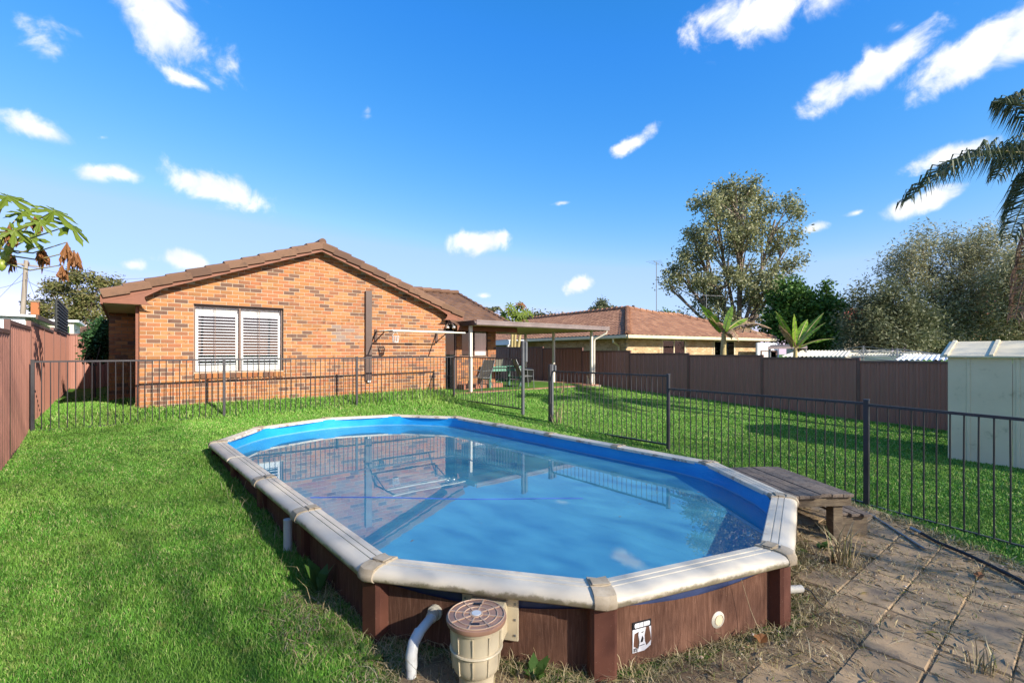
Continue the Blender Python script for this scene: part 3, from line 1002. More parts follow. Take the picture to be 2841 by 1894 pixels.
# roof: bargeboards, verge tiles, soffits, sheets
BY = HY - .25
for s_ in (-1, 1):
    xe = APEX_X + s_ * 4.166
    ze = gable_z(xe)
    # bargeboard: apex to eave, 0.17 deep
    poly = [(APEX_X, BY, APEX_Z), (APEX_X, BY, APEX_Z + .18), (xe, BY, ze + .17), (xe, BY, ze)]
    MB().prism(poly, (0, .035, 0)).build('bargeboard', M['barge'], house)
    # soffit strip under the verge
    poly = [(APEX_X, BY + .036, APEX_Z + .04), (xe, BY + .036, ze + .04), (xe, BY + .036, ze + .055), (APEX_X, BY + .036, APEX_Z + .055)]
    MB().prism(poly, (0, .24, 0)).build('verge_soffit', M['soffit'], house)
    # boxed eave end with a curved toe
    wallx = HX0 if s_ < 0 else HX1
    pts = [(xe + (-s_) * .02, BY + .004, ze + .005), (wallx - s_ * .02, BY + .004, ze + .005)]
    for k in range(9):
        a = R(-90 + 90 * k / 8)
        pts.append((wallx - s_ * (.26 - .16 * math.cos(a)) + s_ * .02, BY + .004, ze + .16 + .16 * math.sin(a)))
    top_x = wallx - s_ * .38
    pts.append((top_x, BY + .004, gable_z(top_x) - .001))
    MB().prism(pts, (0, .03, 0)).build('eave_bracket', M['barge'], house)
    # eave soffit and gutter board along the side
    yend = 24 if s_ < 0 else 12.6
    if s_ < 0:
        MB().b2((xe, BY + .04, ze + .0), (HX0 - .005, yend, ze + .012)).build('eave_soffit', M['soffit'], house)
        MB().b2((xe - .02, BY + .002, ze - .02), (xe + .02, yend, ze + .17)).build('fascia', M['barge'], house)
    # roof slope
    poly = [(APEX_X, BY + .1, APEX_Z + .17), (xe, BY + .1, ze + .17), (xe, BY + .1, ze + .2), (APEX_X, BY + .1, APEX_Z + .2)]
    MB().prism(poly, (0, 11, 0)).build('roof_sheet', M['tile'], house)
    # verge tiles: overlapping caps stepping up the slope
    sl = math.atan(SL)
    ntile = 12
    Lt = 4.166 / math.cos(sl) / ntile
    for k in range(ntile):
        b = MB()
        L2 = Lt + .06
        prof = [(-.02, -.105), (-.026, .03), (-.01, .062), (.04, .078), (.2, .075), (.22, .05), (.22, .03), (.03, .03), (.012, .01), (.012, -.105)]
        lift0, lift1 = .034, -.002
        v0 = [(0, y_, z_ + lift0) for y_, z_ in prof]; v1 = [(L2, y_, z_ + lift1) for y_, z_ in prof]
        nn = len(prof)
        b.add(v0 + v1, [(i, (i + 1) % nn, nn + (i + 1) % nn, nn + i) for i in range(nn)] + [tuple(range(nn - 1, -1, -1)), tuple(range(nn, 2 * nn))])
        o = b.build('verge_tile', M['tile'], house)
        x0 = xe - s_ * (Lt * k) * math.cos(sl)
        z0 = ze + .17 + Lt * k * math.sin(sl)
        if s_ < 0:
            mt = Matrix.Rotation(-sl + R(br.uniform(-.5, .5)), 4, 'Y')
        else:
            mt = Matrix.Rotation(sl + R(br.uniform(-.5, .5)), 4, 'Y') @ Matrix.Scale(-1, 4, (1, 0, 0))
        o.matrix_basis = Matrix.Translation((x0, BY - .03, z0 + br.uniform(-.004, .004))) @ mt
ridge = MB().tube([(APEX_X, BY - .045, APEX_Z + .23), (APEX_X, BY + .45, APEX_Z + .23)], .09, 12).build('ridge_cap', M['tile'], house, True)


# tiled slope made of single tiles
tile_cache = {}


def tile_mesh(w, l, mat, key):
    if key not in tile_cache:
        b = MB()
        ux = np.linspace(0, w, 7)
        prof = [(x, .018 * math.cos(2 * math.pi * x / w) + .018) for x in ux]
        v = [(x, 0, z + .028) for x, z in prof] + [(x, l, z) for x, z in prof] + [(x, 0, z + .004) for x, z in prof]
        n = 7
        f = [(i, i + 1, n + i + 1, n + i) for i in range(n - 1)] + [(2 * n + i, 2 * n + i + 1, i + 1, i) for i in range(n - 1)]
        b.add(v, f)
        tile_cache[key] = b.mesh('roof_tile', mat, False)
    return tile_cache[key]


def tiled_slope(parent, org, u, up, poly, mat, key, w=.30, l=.33, limit=300, rest='roof_tile_field', base_mat=None):
    """org: corner at the gutter; u: along the gutter; up: up the slope (unit vectors); poly: outline in (u, up)"""
    org, u, up = Vector(org), Vector(u).normalized(), Vector(up).normalized()
    nrm = u.cross(up).normalized()
    if nrm.z < 0: nrm = -nrm
    Mx = Matrix((u, up, nrm)).transposed().to_4x4()
    me = tile_mesh(w, l + .05, mat, key)
    P = np.array(poly)
    items = []
    for j in range(int(P[:, 1].max() / l) + 1):
        for i in range(int(P[:, 0].min() / w) - 1, int(P[:, 0].max() / w) + 1):
            if inside(poly, (i + .5) * w, (j + .5) * l):
                items.append((me, Matrix.Translation(org + u * (i * w) + up * (j * l) + nrm * .02) @ Mx))
    MB().add([org + u * a + up * b for a, b in poly], [tuple(range(len(poly)))]).build('roof_sheet', base_mat or mat, parent)
    pieces('roof_tile', items, parent, mat, limit, rest)


# rear wing roof seen past the gable
wp = math.atan(.404)
tiled_slope(house, (6.4, 12.62, 2.64), (1, 0, 0), (0, math.cos(wp), math.sin(wp)), [(-.5, 0), (3.95, 0), (3.95, 3.88), (-1.2, 3.88)], M['tile'], 'wing', limit=150, rest='wing_roof_tile_field')
for k in range(11):
    a = .36 * k
    p0 = Vector((10.36, 12.62 + a * math.cos(wp), 2.72 + a * math.sin(wp))); p1 = p0 + Vector((0, .39 * math.cos(wp), .39 * math.sin(wp) - .03))
    MB().tube([p0, p1], [.075, .065], 8).build('verge_cap', M['tile'], house, True)
for k in range(9):
    MB().tube([(10.36 - .4 * k, 16.22, 4.22), (10.36 - .4 * k - .43, 16.22, 4.2)], [.09, .08], 8).build('ridge_cap', M['tile'], house, True)
MB().prism([(10.34, 12.62, 2.6), (10.34, 16.2, 4.1), (10.34, 19.8, 2.6)], (-.05, 0, 0)).build('gable_end', M['barge'], house)
MB().b2((8.0, 12.56, 2.5), (10.4, 12.6, 2.66)).build('fascia', M['barge'], house)
# sliding window and door onto the patio
wd = MB().b2((8.51, 13.14, 1.68), (9.57, 13.18, 1.73)).b2((8.51, 13.14, 2.57), (9.57, 13.18, 2.62)).b2((8.51, 13.14, 1.73), (8.55, 13.18, 2.57)).b2((9.53, 13.14, 1.73), (9.57, 13.18, 2.57)).b2((9.0, 13.135, 1.73), (9.05, 13.18, 2.57)).build('patio_window', M['brown_frame'], house)
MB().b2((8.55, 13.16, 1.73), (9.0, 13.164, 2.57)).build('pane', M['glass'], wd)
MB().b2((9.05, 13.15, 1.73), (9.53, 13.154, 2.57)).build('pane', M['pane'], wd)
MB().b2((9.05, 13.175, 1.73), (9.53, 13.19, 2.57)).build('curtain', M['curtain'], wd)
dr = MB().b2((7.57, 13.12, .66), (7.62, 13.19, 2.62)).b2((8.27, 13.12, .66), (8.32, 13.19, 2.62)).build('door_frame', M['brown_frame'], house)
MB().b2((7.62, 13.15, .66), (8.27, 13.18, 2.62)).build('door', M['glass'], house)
MB().b2((8.36, 12.72, .5), (9.9, 13.09, .80)).build('door_step', M['red_paving'], house)

# twin floodlight on the corner
fl = empty('floodlight', 'twin bulb floodlight under the eave at the house corner', 'floodlight', (7.62, 12.42, 2.74))
MB().tube([(7.62, 12.42, 2.79), (7.62, 12.42, 2.72)], .045, 10).build('base', M['brown_metal'], fl)
for dx, dy in ((-.09, -.02), (.1, -.05)):
    p = Vector((7.62 + dx, 12.42 + dy, 2.62))
    MB().tube([(7.62, 12.42, 2.72), p + Vector((0, 0, .06))], .022, 8).build('lamp_holder', M['brown_metal'], fl)
    ax = Matrix.Rotation(R(160 if dx < 0 else 150), 3, 'X')
    MB().lathe(p + Vector((0, 0, .04)), [(.02, 0), (.03, .03), (.06, .09), (.062, .11), (.05, .13), (.0, .14)], 16, ax).build('bulb', M['lamp'], fl, True)

# ================================================================== PATIO ROOF
pt = empty('patio_roof', 'flat patio roof with grey gutter on cream posts beside the house', 'patio roof', (11.2, 12.2, PATIO_Z))
PZ = 2.70
for k in range(21):
    x0 = 8.2 + k * .2876
    MB().b2((x0, 11.86, PZ - .035), (x0 + .283, 17.2, PZ - .02)).build('ceiling_sheet', M['patio_soffit'], pt)
MB().b2((8.15, 11.93, PZ + .0), (14.26, 17.2, PZ + .06)).build('roof_deck', M['fascia'], pt)
g = MB()
gp = [(11.86, PZ - .055), (11.76, PZ - .055), (11.745, PZ - .03), (11.745, PZ + .015), (11.755, PZ + .022), (11.755, PZ + .05), (11.745, PZ + .058), (11.745, PZ + .1), (11.775, PZ + .1), (11.775, PZ - .02), (11.86, PZ - .02)]
g.prism([(8.16, y_, z_) for y_, z_ in gp], (6.1, 0, 0))
g.build('gutter', M['fascia'], pt)
MB().b2((8.14, 11.86, PZ - .06), (8.17, 13.08, PZ + .09)).build('side_fascia', M['brown_metal'], pt)
MB().b2((14.24, 11.87, PZ - .06), (14.27, 17.2, PZ + .09)).build('side_fascia', M['fascia'], pt)
for (x, y) in ((8.25, 12.2), (13.75, 12.2), (13.55, 14.05), (13.55, 15.8)):
    z0 = min(gz(x, y), PATIO_Z) - .1
    MB().b2((x - .045, y - .045, z0), (x + .045, y + .045, PZ - .036)).build('post', M['white_post'], pt, bevel=.008)
MB().tube([(14.15, 11.8, PZ - .05), (14.15, 11.82, PZ - .14), (13.87, 12.12, PZ - .36), (13.86, 12.16, PZ - .44), (13.86, 12.16, .5)], .036, 10).build('downpipe', M['white_post'], pt, True)
lp = empty('fluorescent_lamp', 'fluorescent batten lamp under the patio roof ceiling', 'lamp', (9.3, 12.6, PZ - .05))
MB().b2((8.85, 12.57, PZ - .08), (9.85, 12.67, PZ - .037)).build('body', M['white_post'], lp)
MB().tube([(8.88, 12.62, PZ - .1), (9.82, 12.62, PZ - .1)], .02, 8).build('tube', M['tube_lamp'], lp)


# patio furniture
def make_chair(name, label):
    t = empty(name, label, 'chair', (0, 0, 0), 'patio chairs')
    fr_ = .012
    for s_ in (-1, 1):
        MB().tube([(s_ * .26, -.25, 0), (s_ * .27, -.22, .4), (s_ * .28, -.22, .62), (s_ * .28, .12, .64), (s_ * .27, .2, .6)], fr_, 6).build('arm_frame', M['steel'], t)
        MB().tube([(s_ * .26, .32, 0), (s_ * .25, .12, .42), (s_ * .25, .22, .6), (s_ * .24, .38, .98)], fr_, 6).build('back_leg', M['steel'], t)
        MB().tube([(s_ * .25, -.24, .42), (s_ * .25, .14, .4)], fr_, 6).build('seat_rail', M['steel'], t)
    MB().b2((-.24, -.25, .41), (.24, .14, .418)).build('seat', M['sling'], t)
    MB().prism([(-.24, .13, .42), (.24, .13, .42), (.23, .37, .96), (-.23, .37, .96)], (0, .008, .003)).build('backrest', M['sling'], t)
    MB().tube([(-.25, .12, .2), (.25, .12, .2)], fr_, 6).build('stretcher', M['steel'], t)
    return t


for (x, y, rz, lab) in ((10.45, 12.25, R(70), 'grey sling patio chair standing nearest the lawn edge'), (8.75, 12.35, R(-80), 'metal framed patio chair beside the front patio post'),
                        (10.1, 13.6, R(170), 'grey sling patio chair behind the green table')):
    ch = make_chair('patio_chair', lab)
    ch.location = (x, y, PATIO_Z); ch.rotation_euler = (0, 0, rz)
tb = empty('patio_table', 'green slatted outdoor table under the patio roof', 'table', (0, 0, 0))
for k in range(5):
    MB().b2((-.75, -.4 + k * .165, .70), (.75, -.4 + k * .165 + .15, .735)).build('table_slat', M['green_plastic'], tb)
for sx in (-1, 1):
    for sy in (-1, 1):
        MB().b2((sx * .66 - .035, sy * .33 - .035, 0), (sx * .66 + .035, sy * .33 + .035, .7)).build('leg', M['green_plastic'], tb)
    MB().b2((sx * .66 - .03, -.29, .3), (sx * .66 + .03, .29, .36)).build('stretcher', M['green_plastic'], tb)
MB().b2((-.7, -.36, .58), (.7, -.33, .66)).build('apron', M['green_plastic'], tb)
tb.location = (9.95, 12.95, PATIO_Z)
bn = empty('rubbish_bin', 'black bin in the shade against the brown fence', 'bin', (12.2, 14.2, PATIO_Z))
MB().lathe((12.2, 14.2, PATIO_Z), [(.2, 0), (.27, .5), (.28, .52), (.27, .52)], 20).build('body', M['black'], bn, True)
MB().lathe((12.2, 14.2, PATIO_Z + .52), [(.29, 0), (.29, .03), (.1, .08), (.0, .085)], 20).build('lid', M['black'], bn, True)

# ================================================================== CLOTHESLINE
cl_ = empty('wall_clothesline', 'fold-down clothesline frame mounted on the brick gable wall', 'clothesline', (5.1, HY, 1.05))
MB().b2((5.02, HY - .075, 1.08), (5.19, HY - .006, 3.47)).build('mounting_post', M['brown_metal'], cl_, bevel=.004)
MB().b2((5.07, HY - .08, 1.03), (5.15, HY - .01, 1.075)).build('post_foot', M['white_frame'], cl_)
CZ = 2.39
for x, mt in ((5.32, M['iron']), (7.2, M['iron'])):
    MB().b2((x - .04, HY - .03, CZ - .28), (x + .04, HY - .007, CZ + .06)).build('wall_bracket', M['iron'], cl_)
    MB().bar((x, HY - .03, CZ), (x, HY - 1.22, CZ - .02), .03, .03).build('arm', M['iron'] if x < 6 else M['clothes_frame'], cl_)
    MB().bar((x, HY - .03, CZ - .25), (x, HY - .55, CZ - .03), .022, .022).build('brace', M['iron'], cl_)
MB().tube([(5.25, HY - 1.22, CZ - .02), (7.42, HY - 1.22, CZ - .02)], .019, 8).build('front_rail', M['clothes_frame'], cl_)
MB().tube([(5.3, HY - .6, CZ), (7.3, HY - .6, CZ)], .019, 8).build('middle_rail', M['clothes_frame'], cl_)
for k in range(5):
    y = HY - .2 - .2 * k
    MB().tube([(5.33, y, CZ + .02), (7.19, y, CZ + .02)], .0035, 5).build('cord', M['line'], cl_)
bk = empty('peg_basket', 'small white peg basket hanging from the clothesline', 'basket', (5.62, HY - .6, CZ - .28))
bb = MB()
for k in range(10):
    a = 2 * math.pi * k / 10
    bb.tube([(5.62 + .07 * math.cos(a), HY - .6 + .05 * math.sin(a), CZ - .3), (5.62 + .095 * math.cos(a), HY - .6 + .07 * math.sin(a), CZ - .14)], .009, 5)
bb.lathe((5.62, HY - .6, CZ - .3), [(.075, 0), (.08, .02), (.0, .021)], 12)
bb.build('body', M['white_frame'], bk)
MB().tube([(5.62 + .1 * math.cos(2 * math.pi * k / 12), HY - .6 + .075 * math.sin(2 * math.pi * k / 12), CZ - .14) for k in range(13)], .01, 5).build('rim', M['white_frame'], bk)
MB().tube([(5.53, HY - .6, CZ - .14), (5.6, HY - .6, CZ + .01), (5.64, HY - .6, CZ + .01), (5.71, HY - .6, CZ - .14)], .005, 5).build('handle', M['white_frame'], bk)


# ================================================================== FENCES
def steel_fence(name, label, pts, tops, base, face=1, panel_mat='colorbond', ribs=.19):
    """ribbed steel sheet fence, one panel between each two posts"""
    f = empty(name, label, 'fence', (pts[0][0], pts[0][1], gz(*pts[0])))
    for i in range(len(pts) - 1):
        a, b = Vector((pts[i][0], pts[i][1], 0)), Vector((pts[i + 1][0], pts[i + 1][1], 0))
        d = (b - a); L = d.length; d.normalize()
        nn = Vector((d.y, -d.x, 0)) * face
        zt = tops[i]
        z0 = base(a, b)
        prof = []
        x = .03
        while x < L - .03:
            for dx, o in ((0, 0), (.02, .022), (.055, .022), (.075, 0), (.105, 0), (.113, .006), (.125, .006), (.133, 0)):
                if x + dx < L - .03: prof.append((x + dx, o))
            x += ribs
        prof.append((L - .03, 0))
        n = len(prof)
        v = [tuple(a + d * x + nn * o + Vector((0, 0, z0))) for x, o in prof] + [tuple(a + d * x + nn * o + Vector((0, 0, zt - .03))) for x, o in prof]
        MB().add(v, [(k, k + 1, n + k + 1, n + k) for k in range(n - 1)]).build('panel_sheet', M[panel_mat], f)
        MB().bar(a + Vector((0, 0, zt - .02)), b + Vector((0, 0, zt - .02)), .06, .055).build('top_rail', M['colorbond_trim'], f)
        MB().bar(a + Vector((0, 0, z0 + .03)), b + Vector((0, 0, z0 + .03)), .055, .05).build('bottom_rail', M['colorbond_trim'], f)
        MB().bar(a + Vector((0, 0, z0 - .2)), a + Vector((0, 0, max(zt, tops[i - 1] if i else zt) + .012)), .062, .066, (d.x, d.y, 0)).build('post', M['colorbond_trim'], f)
    return f


def lfx(y): return -1.02 - .0223 * y


ly = [-4.9, -2.52, -.14, 2.24, 4.62, 6.99, 9.37, 11.75, 14.13, 16.5, 18.88, 21.26, 23.6]
steel_fence('steel_fence', 'sunlit brown steel sheet fence along the left side of the lawn', [(lfx(y), y) for y in ly],
            [1.9, 1.9, 1.95, 1.98, 2.04, 2.12, 2.26, 2.36, 2.36, 2.44, 2.44, 2.5, 2.5], lambda a, b: min(gz(a.x, a.y), gz(b.x, b.y)) - .02, face=1)
steel_fence('steel_fence', 'brown steel fence closing the shady side passage behind the house', [(-1.6, 23.6), (.1, 23.6)], [2.5, 2.5], lambda a, b: .45, face=1)
ry = [-3.2, -.82, 1.56, 3.93, 6.3, 8.66, 11.03, 13.4, 15.77, 18.15, 20.5, 22.9, 25.3]
steel_fence('steel_fence', 'long stepped brown steel fence along the right side of the lawn', [(14.54, y) for y in ry],
            [1.56, 1.58, 1.612, 1.682, 1.745, 1.80, 1.89, 2.02, 2.08, 2.1, 2.15, 2.2], lambda a, b: min(gz(a.x, a.y), gz(b.x, b.y)) - .02, face=-1)


def tube_fence(name, label, runs):
    """runs: (start xy, end xy, rail height at start, rail height at end, pickets); posts given apart"""
    f = empty(name, label, 'fence', (*runs[0][0], gz(*runs[0][0])))
    for (a, b, za, zb, npk) in runs:
        a, b = Vector((*a, za)), Vector((*b, zb))
        MB().bar(a, b, .03, .03).build('top_rail', M['pool_fence'], f)
        lo = Vector((0, 0, 1.185))
        MB().bar(a - lo, b - lo, .03, .03).build('bottom_rail', M['pool_fence'], f)
        for k in range(npk):
            p = a.lerp(b, (k + 1) / (npk + 1))
            bx, by = br.uniform(-.004, .004), br.uniform(-.004, .004)
            q = MB().tube([(p.x, p.y, p.z - .01), (p.x + bx, p.y + by, p.z - .55), (p.x, p.y, p.z - 1.2)], .008, 6)
            q.build('picket', M['pool_fence'], f, True)
    return f


def fence_post(f, x, y, top, mat, w=.05, cap=True):
    z0 = gz(x, y) - .1
    p = MB().b2((x - w / 2, y - w / 2, z0), (x + w / 2, y + w / 2, top)).build('post', mat, f, bevel=.004)
    if cap:
        MB().b2((x - w / 2 - .004, y - w / 2 - .004, top), (x + w / 2 + .004, y + w / 2 + .004, top + .012)).build('post_cap', mat, p, bevel=.003)
    return p


bx = np.linspace(-1.21, 7.3, 4)
by_ = np.linspace(11.52, 11.64, 4)
fb = tube_fence('pool_fence', 'black tubular pool fence running across in front of the brick gable',
                [((bx[i], by_[i]), (bx[i + 1], by_[i + 1]), 1.665 + .012 * i, 1.677 + .012 * i, 25) for i in range(3)])
for i in range(4):
    fence_post(fb, bx[i], by_[i], 1.69 + .012 * i, M['pool_fence'])
fs = tube_fence('pool_fence', 'black tubular pool fence panel between the corner post and the tall latch post',
                [((7.3, 11.6), (7.31, 8.66), 1.7, 1.675, 25)])
lp_ = fence_post(fs, 7.31, 8.62, 2.09, M['grey_post'], .06)
MB().b2((7.35, 8.56, 1.6), (7.41, 8.63, 2.07)).build('latch_box', M['grey_post'], lp_, bevel=.004)
MB().tube([(7.38, 8.6, 2.07), (7.38, 8.6, 2.12)], .012, 6).build('latch_knob', M['grey_post'], lp_)
fr2 = tube_fence('pool_fence', 'black tubular pool fence stepping down past the gate posts to the paving',
                 [((7.33, 7.62), (7.27, 4.71), 1.41, 1.42, 25), ((7.27, 4.71), (6.85, 1.774), 1.2, 1.215, 25), ((6.85, 1.774), (6.05, -1.1), 1.2, 1.2, 25)])
gp_ = fence_post(fr2, 7.33, 7.66, 1.55, M['grey_post'], .06)
MB().b2((7.25, 7.63, .32), (7.29, 7.69, 1.56)).build('gate_stile', M['pool_fence'], gp_, bevel=.004)
MB().b2((7.37, 7.6, 1.42), (7.42, 7.7, 1.54)).build('hinge_box', M['grey_post'], gp_, bevel=.006)
fence_post(fr2, 7.27, 4.71, 1.444, M['pool_fence'])
fence_post(fr2, 6.85, 1.774, 1.255, M['pool_fence'], .055)

# ================================================================== POOL
pool = empty('above_ground_pool', 'old oval above-ground pool with cream rim and brown wood-grain sides', 'pool', (3.28, 5.6, 0))
# rim profile: outward offset, height below the rim top, algae at the outer lip, rust at the inner lip
PROF = [(-.105, -.035, 0, 1), (-.105, -.012, 0, .8), (-.097, 0, 0, .35), (-.05, .002, 0, 0), (-.048, -.005, 0, 0), (-.042, -.005, 0, 0), (-.04, .002, 0, 0),
        (-.002, .003, 0, 0), (0, -.004, 0, 0), (.006, -.004, 0, 0), (.008, .003, 0, 0), (.055, .0, .05, 0), (.083, -.01, .15, 0), (.1, -.027, .4, 0), (.105, -.045, .7, 0), (.1, -.064, .9, 0),
        (.084, -.077, 1, 0), (.055, -.079, 1, 0)]



def rail_part(name, mat, segs, grow=0.0, parent=pool):
    """segs: list of stations, each (point index a, index b, t): swept profile"""
    v, f, ed, ru = [], [], [], []
    n = len(PROF)
    for st_ in segs:
        for (o, z, e, r) in PROF:
            g_ = grow
            oo = o + (g_ if o > 0 else -g_ * .3)
            P = pool_off(oo)
            a, b, t_ = st_
            p = P[a] * (1 - t_) + P[b] * t_
            v.append((p[0], p[1], RIM + z + g_ * (1 if z > -.02 else -.4)))
            ed.append(e); ru.append(r)
    for s_ in range(len(segs) - 1):
        for k in range(n - 1):
            f.append((s_ * n + k, s_ * n + k + 1, (s_ + 1) * n + k + 1, (s_ + 1) * n + k))
    f.append(tuple(range(n))); f.append(tuple(range(len(segs) * n - 1, (len(segs) - 1) * n - 1, -1)))
    b = MB().add(v, f)
    me = b.mesh(name, mat, True)
    for an, vals in (('edge', ed), ('rust', ru)):
        at = me.attributes.new(an, 'FLOAT', 'POINT')
        at.data.foreach_set('value', np.array(vals, np.float32))
    o = bpy.data.objects.new(name, me)
    me.set_sharp_from_angle(angle=R(35))
    return link(o, parent)


prng = random.Random(8)
for i in range(NP_):
    j = (i + 1) % NP_
    rl = rail_part('top_rail', M['rail'], [(i, j, .015), (i, j, .35), (i, j, .65), (i, j, .985)])
    rl.matrix_basis = Matrix.Translation((prng.uniform(-.004, .004), prng.uniform(-.004, .004), prng.uniform(-.004, .003)))
    # clip over the joint at corner j (one on the left side has gone)
    if j != 1:
        k = (j + 1) % NP_
        c = rail_part('rail_clip', M['clip'], [(i, j, .955), (i, j, 1.0), (j, k, .045)], .009)
        d = POOL[k] - POOL[i]
        ang = math.atan2(d[1], d[0])
        pc = POOL[j] + BIS[j] * -.045
        MB().box((pc[0], pc[1], RIM + .016), (.1, .075, .006), ang).build('clip_pad', M['clip'], c, bevel=.003)
    # upright post
    d = POOL[(j + 1) % NP_] - POOL[i]
    ang = math.atan2(d[1], d[0])
    pc = POOL[j] + BIS[j] * .015
    z0 = gz(*pc) - .15
    b = MB()
    w_, dp = .075, .045
    sec = [(-w_, -dp), (w_, -dp), (w_, dp * .6), (w_ * .75, dp), (-w_ * .75, dp), (-w_, dp * .6)]
    sgn = -1 if True else 1
    pts = []
    tx, ty = math.cos(ang), math.sin(ang)
    bn_ = BIS[j] / np.linalg.norm(BIS[j])
    for (a, o) in sec:
        pts.append((pc[0] + tx * a + bn_[0] * o, pc[1] + ty * a + bn_[1] * o, z0))
    b.prism(pts, (0, 0, RIM - .085 - z0))
    b.build('upright', M['upright'], pool)
# wall sheets: brown outside, top edge sagging below the navy liner edge
P_out, P_mid = pool_off(-.008), pool_off(-.018)
for i in range(NP_):
    j = (i + 1) % NP_
    a, b = P_out[i], P_out[j]
    nse = 8
    v = []
    dip = prng.uniform(.01, .03) + (.03 if i in (3, 4, 5) else 0)
    nr = -np.array((b - a)[::-1]) * (1, -1); nr = nr / np.linalg.norm(nr)
    if nr @ (POOL.mean(0) - a) > 0: nr = -nr
    for k in range(nse + 1):
        t_ = k / nse
        p = a * (1 - t_) + b * t_ + nr * (.022 * math.sin(math.pi * t_))
        v.append((p[0], p[1], min(gz(*a), gz(*b)) - .12)); v.append((p[0], p[1], RIM - .115 - dip * math.sin(math.pi * t_)))
    MB().add(v, [(2 * k, 2 * k + 2, 2 * k + 3, 2 * k + 1) for k in range(nse)]).build('wall_sheet', M['pool_wall'], pool, True)
    a, b = P_mid[i], P_mid[j]
    v = []
    for k in range(nse + 1):
        t_ = k / nse
        p = a * (1 - t_) + b * t_ + nr * (.02 * math.sin(math.pi * t_))
        v.append((p[0], p[1], RIM - .26)); v.append((p[0], p[1], RIM - .05))
    MB().add(v, [(2 * k, 2 * k + 2, 2 * k + 3, 2 * k + 1) for k in range(nse)]).build('liner_edge', M['wall_blue'], pool, True)
# liner: walls and floor; the steel wall behind bulges a little so the liner reads as a curve
LP = []
lin_off = pool_off(-.055)
for i in range(NP_):
    a, b = lin_off[i], lin_off[(i + 1) % NP_]
    for k in range(4):
        LP.append(a * (1 - k / 4) + b * k / 4)
LP = np.array(LP)
nl = len(LP)
# round the corners
for _ in range(2):
    LP = (np.roll(LP, 1, 0) + 2 * LP + np.roll(LP, -1, 0)) / 4
cen = LP.mean(0)
v = []
lv = [RIM - .02, RIM - .09, WATER + .01, WATER - .4, -.68, -.72]
sc_ = [1.0, 1.003, 1.006, 1.006, 1.0, .93]
for z, q in zip(lv, sc_):
    for p in LP:
        pp = cen + (p - cen) * q
        v.append((pp[0], pp[1], z))
f = []
for s_ in range(len(lv) - 1):
    for k in range(nl):
        f.append((s_ * nl + k, s_ * nl + (k + 1) % nl, (s_ + 1) * nl + (k + 1) % nl, (s_ + 1) * nl + k))
f.append(tuple((len(lv) - 1) * nl + k for k in range(nl)))
MB().add(v, f).build('liner', M['liner'], pool, True)
wv = [tuple(cen + (p - cen) * 1.004) + (WATER,) for p in LP]
water = MB().add(wv, [tuple(range(nl))]).build('pool_water', M['water'])
tag(water, 'still blue water in the oval pool reflecting the house', kind='structure')
# plugged outlet and torn label on the wall by the paving
mid = POOL[5] * .45 + POOL[6] * .55
segd = (POOL[6] - POOL[5]) / np.linalg.norm(POOL[6] - POOL[5])
segn = np.array((segd[1], -segd[0]))
ax = Matrix((Vector((segd[0], segd[1], 0)), Vector((0, 0, 1)), Vector((segn[0], segn[1], 0)))).transposed()


def on_wall(s_, z, out=.03):
    bulge = .022 * math.sin(math.pi * max(0, min(1, s_ / np.linalg.norm(POOL[6] - POOL[5]))))
    p = POOL[5] + segd * s_ + segn * (-.008 + bulge + out)
    return Vector((p[0], p[1], z))


pl_ = MB().lathe(on_wall(.845, .155, -.006), [(.052, 0), (.052, .008), (.04, .014), (.036, .016), (.034, .012), (.0, .012)], 28, ax).build('outlet_plug', M['pvc_old'], pool, True)
MB().lathe(on_wall(.845, .155, .007), [(.03, 0), (.03, .004), (.0, .005)], 24, ax).build('plug_face', M['skimmer'], pl_, True)
# torn label: black head with a pale tab, ragged white strips, a small black corner square
lb_o = on_wall(.205, .27, .004)
lbw, lbh = .135, .175


def lab(poly, out, mat, name, parent):
    return MB().prism([lb_o + Vector((segd[0] * a * lbw + segn[0] * out, segd[1] * a * lbw + segn[1] * out, (b - 1) * lbh)) for a, b in poly], (segn[0] * .0012, segn[1] * .0012, 0)).build(name, mat, parent)


lbl = lab([(0, .76), (1, .76), (1, 1), (0, 1)], 0, M['print_black'], 'torn_label', pool)
lab([(.13, .8), (.87, .8), (.9, .84), (.9, .92), (.87, .95), (.13, .95), (.1, .92), (.1, .84)], .0016, M['print_white'], 'label_tab', lbl)
for x in (.36, .55):
    lab([(x, .8), (x + .012, .8), (x + .012, .95), (x, .95)], .0032, M['print_black'], 'label_stroke', lbl)
lab([(.0, 0), (.04, 0), (.05, .3), (.09, .62), (.3, .66), (.33, .76), (0, .76)], 0, M['print_white'], 'label_paper', lbl)
lab([(.33, .76), (.3, .55), (.36, .3), (.3, .1), (.2, .14), (.06, .2), (.05, .0), (.6, .0), (.78, .06), (.95, .12), (.97, .3), (.9, .24), (.72, .14), (.64, .3), (.62, .5), (.7, .76)], 0, M['print_white'], 'label_paper', lbl)
lab([(.86, .76), (.94, .5), (.97, .3), (1, .3), (1, .76)], 0, M['print_white'], 'label_paper', lbl)
lab([(.4, .3), (.5, .5), (.56, .42), (.52, .3)], .0016, M['print_black'], 'label_stroke', lbl)
lab([(.46, .6), (.58, .62), (.56, .64), (.46, .63)], .0016, M['print_black'], 'label_stroke', lbl)
lab([(.34, .18), (.62, .2), (.62, .215), (.34, .2)], .0016, M['print_black'], 'label_stroke', lbl)
lab([(.05, .03), (.2, .03), (.2, .15), (.05, .15)], .0016, M['print_black'], 'label_square', lbl)
lab([(.1, .12), (.125, .12), (.125, .14), (.1, .14)], .0032, M['print_white'], 'symbol_head', lbl)
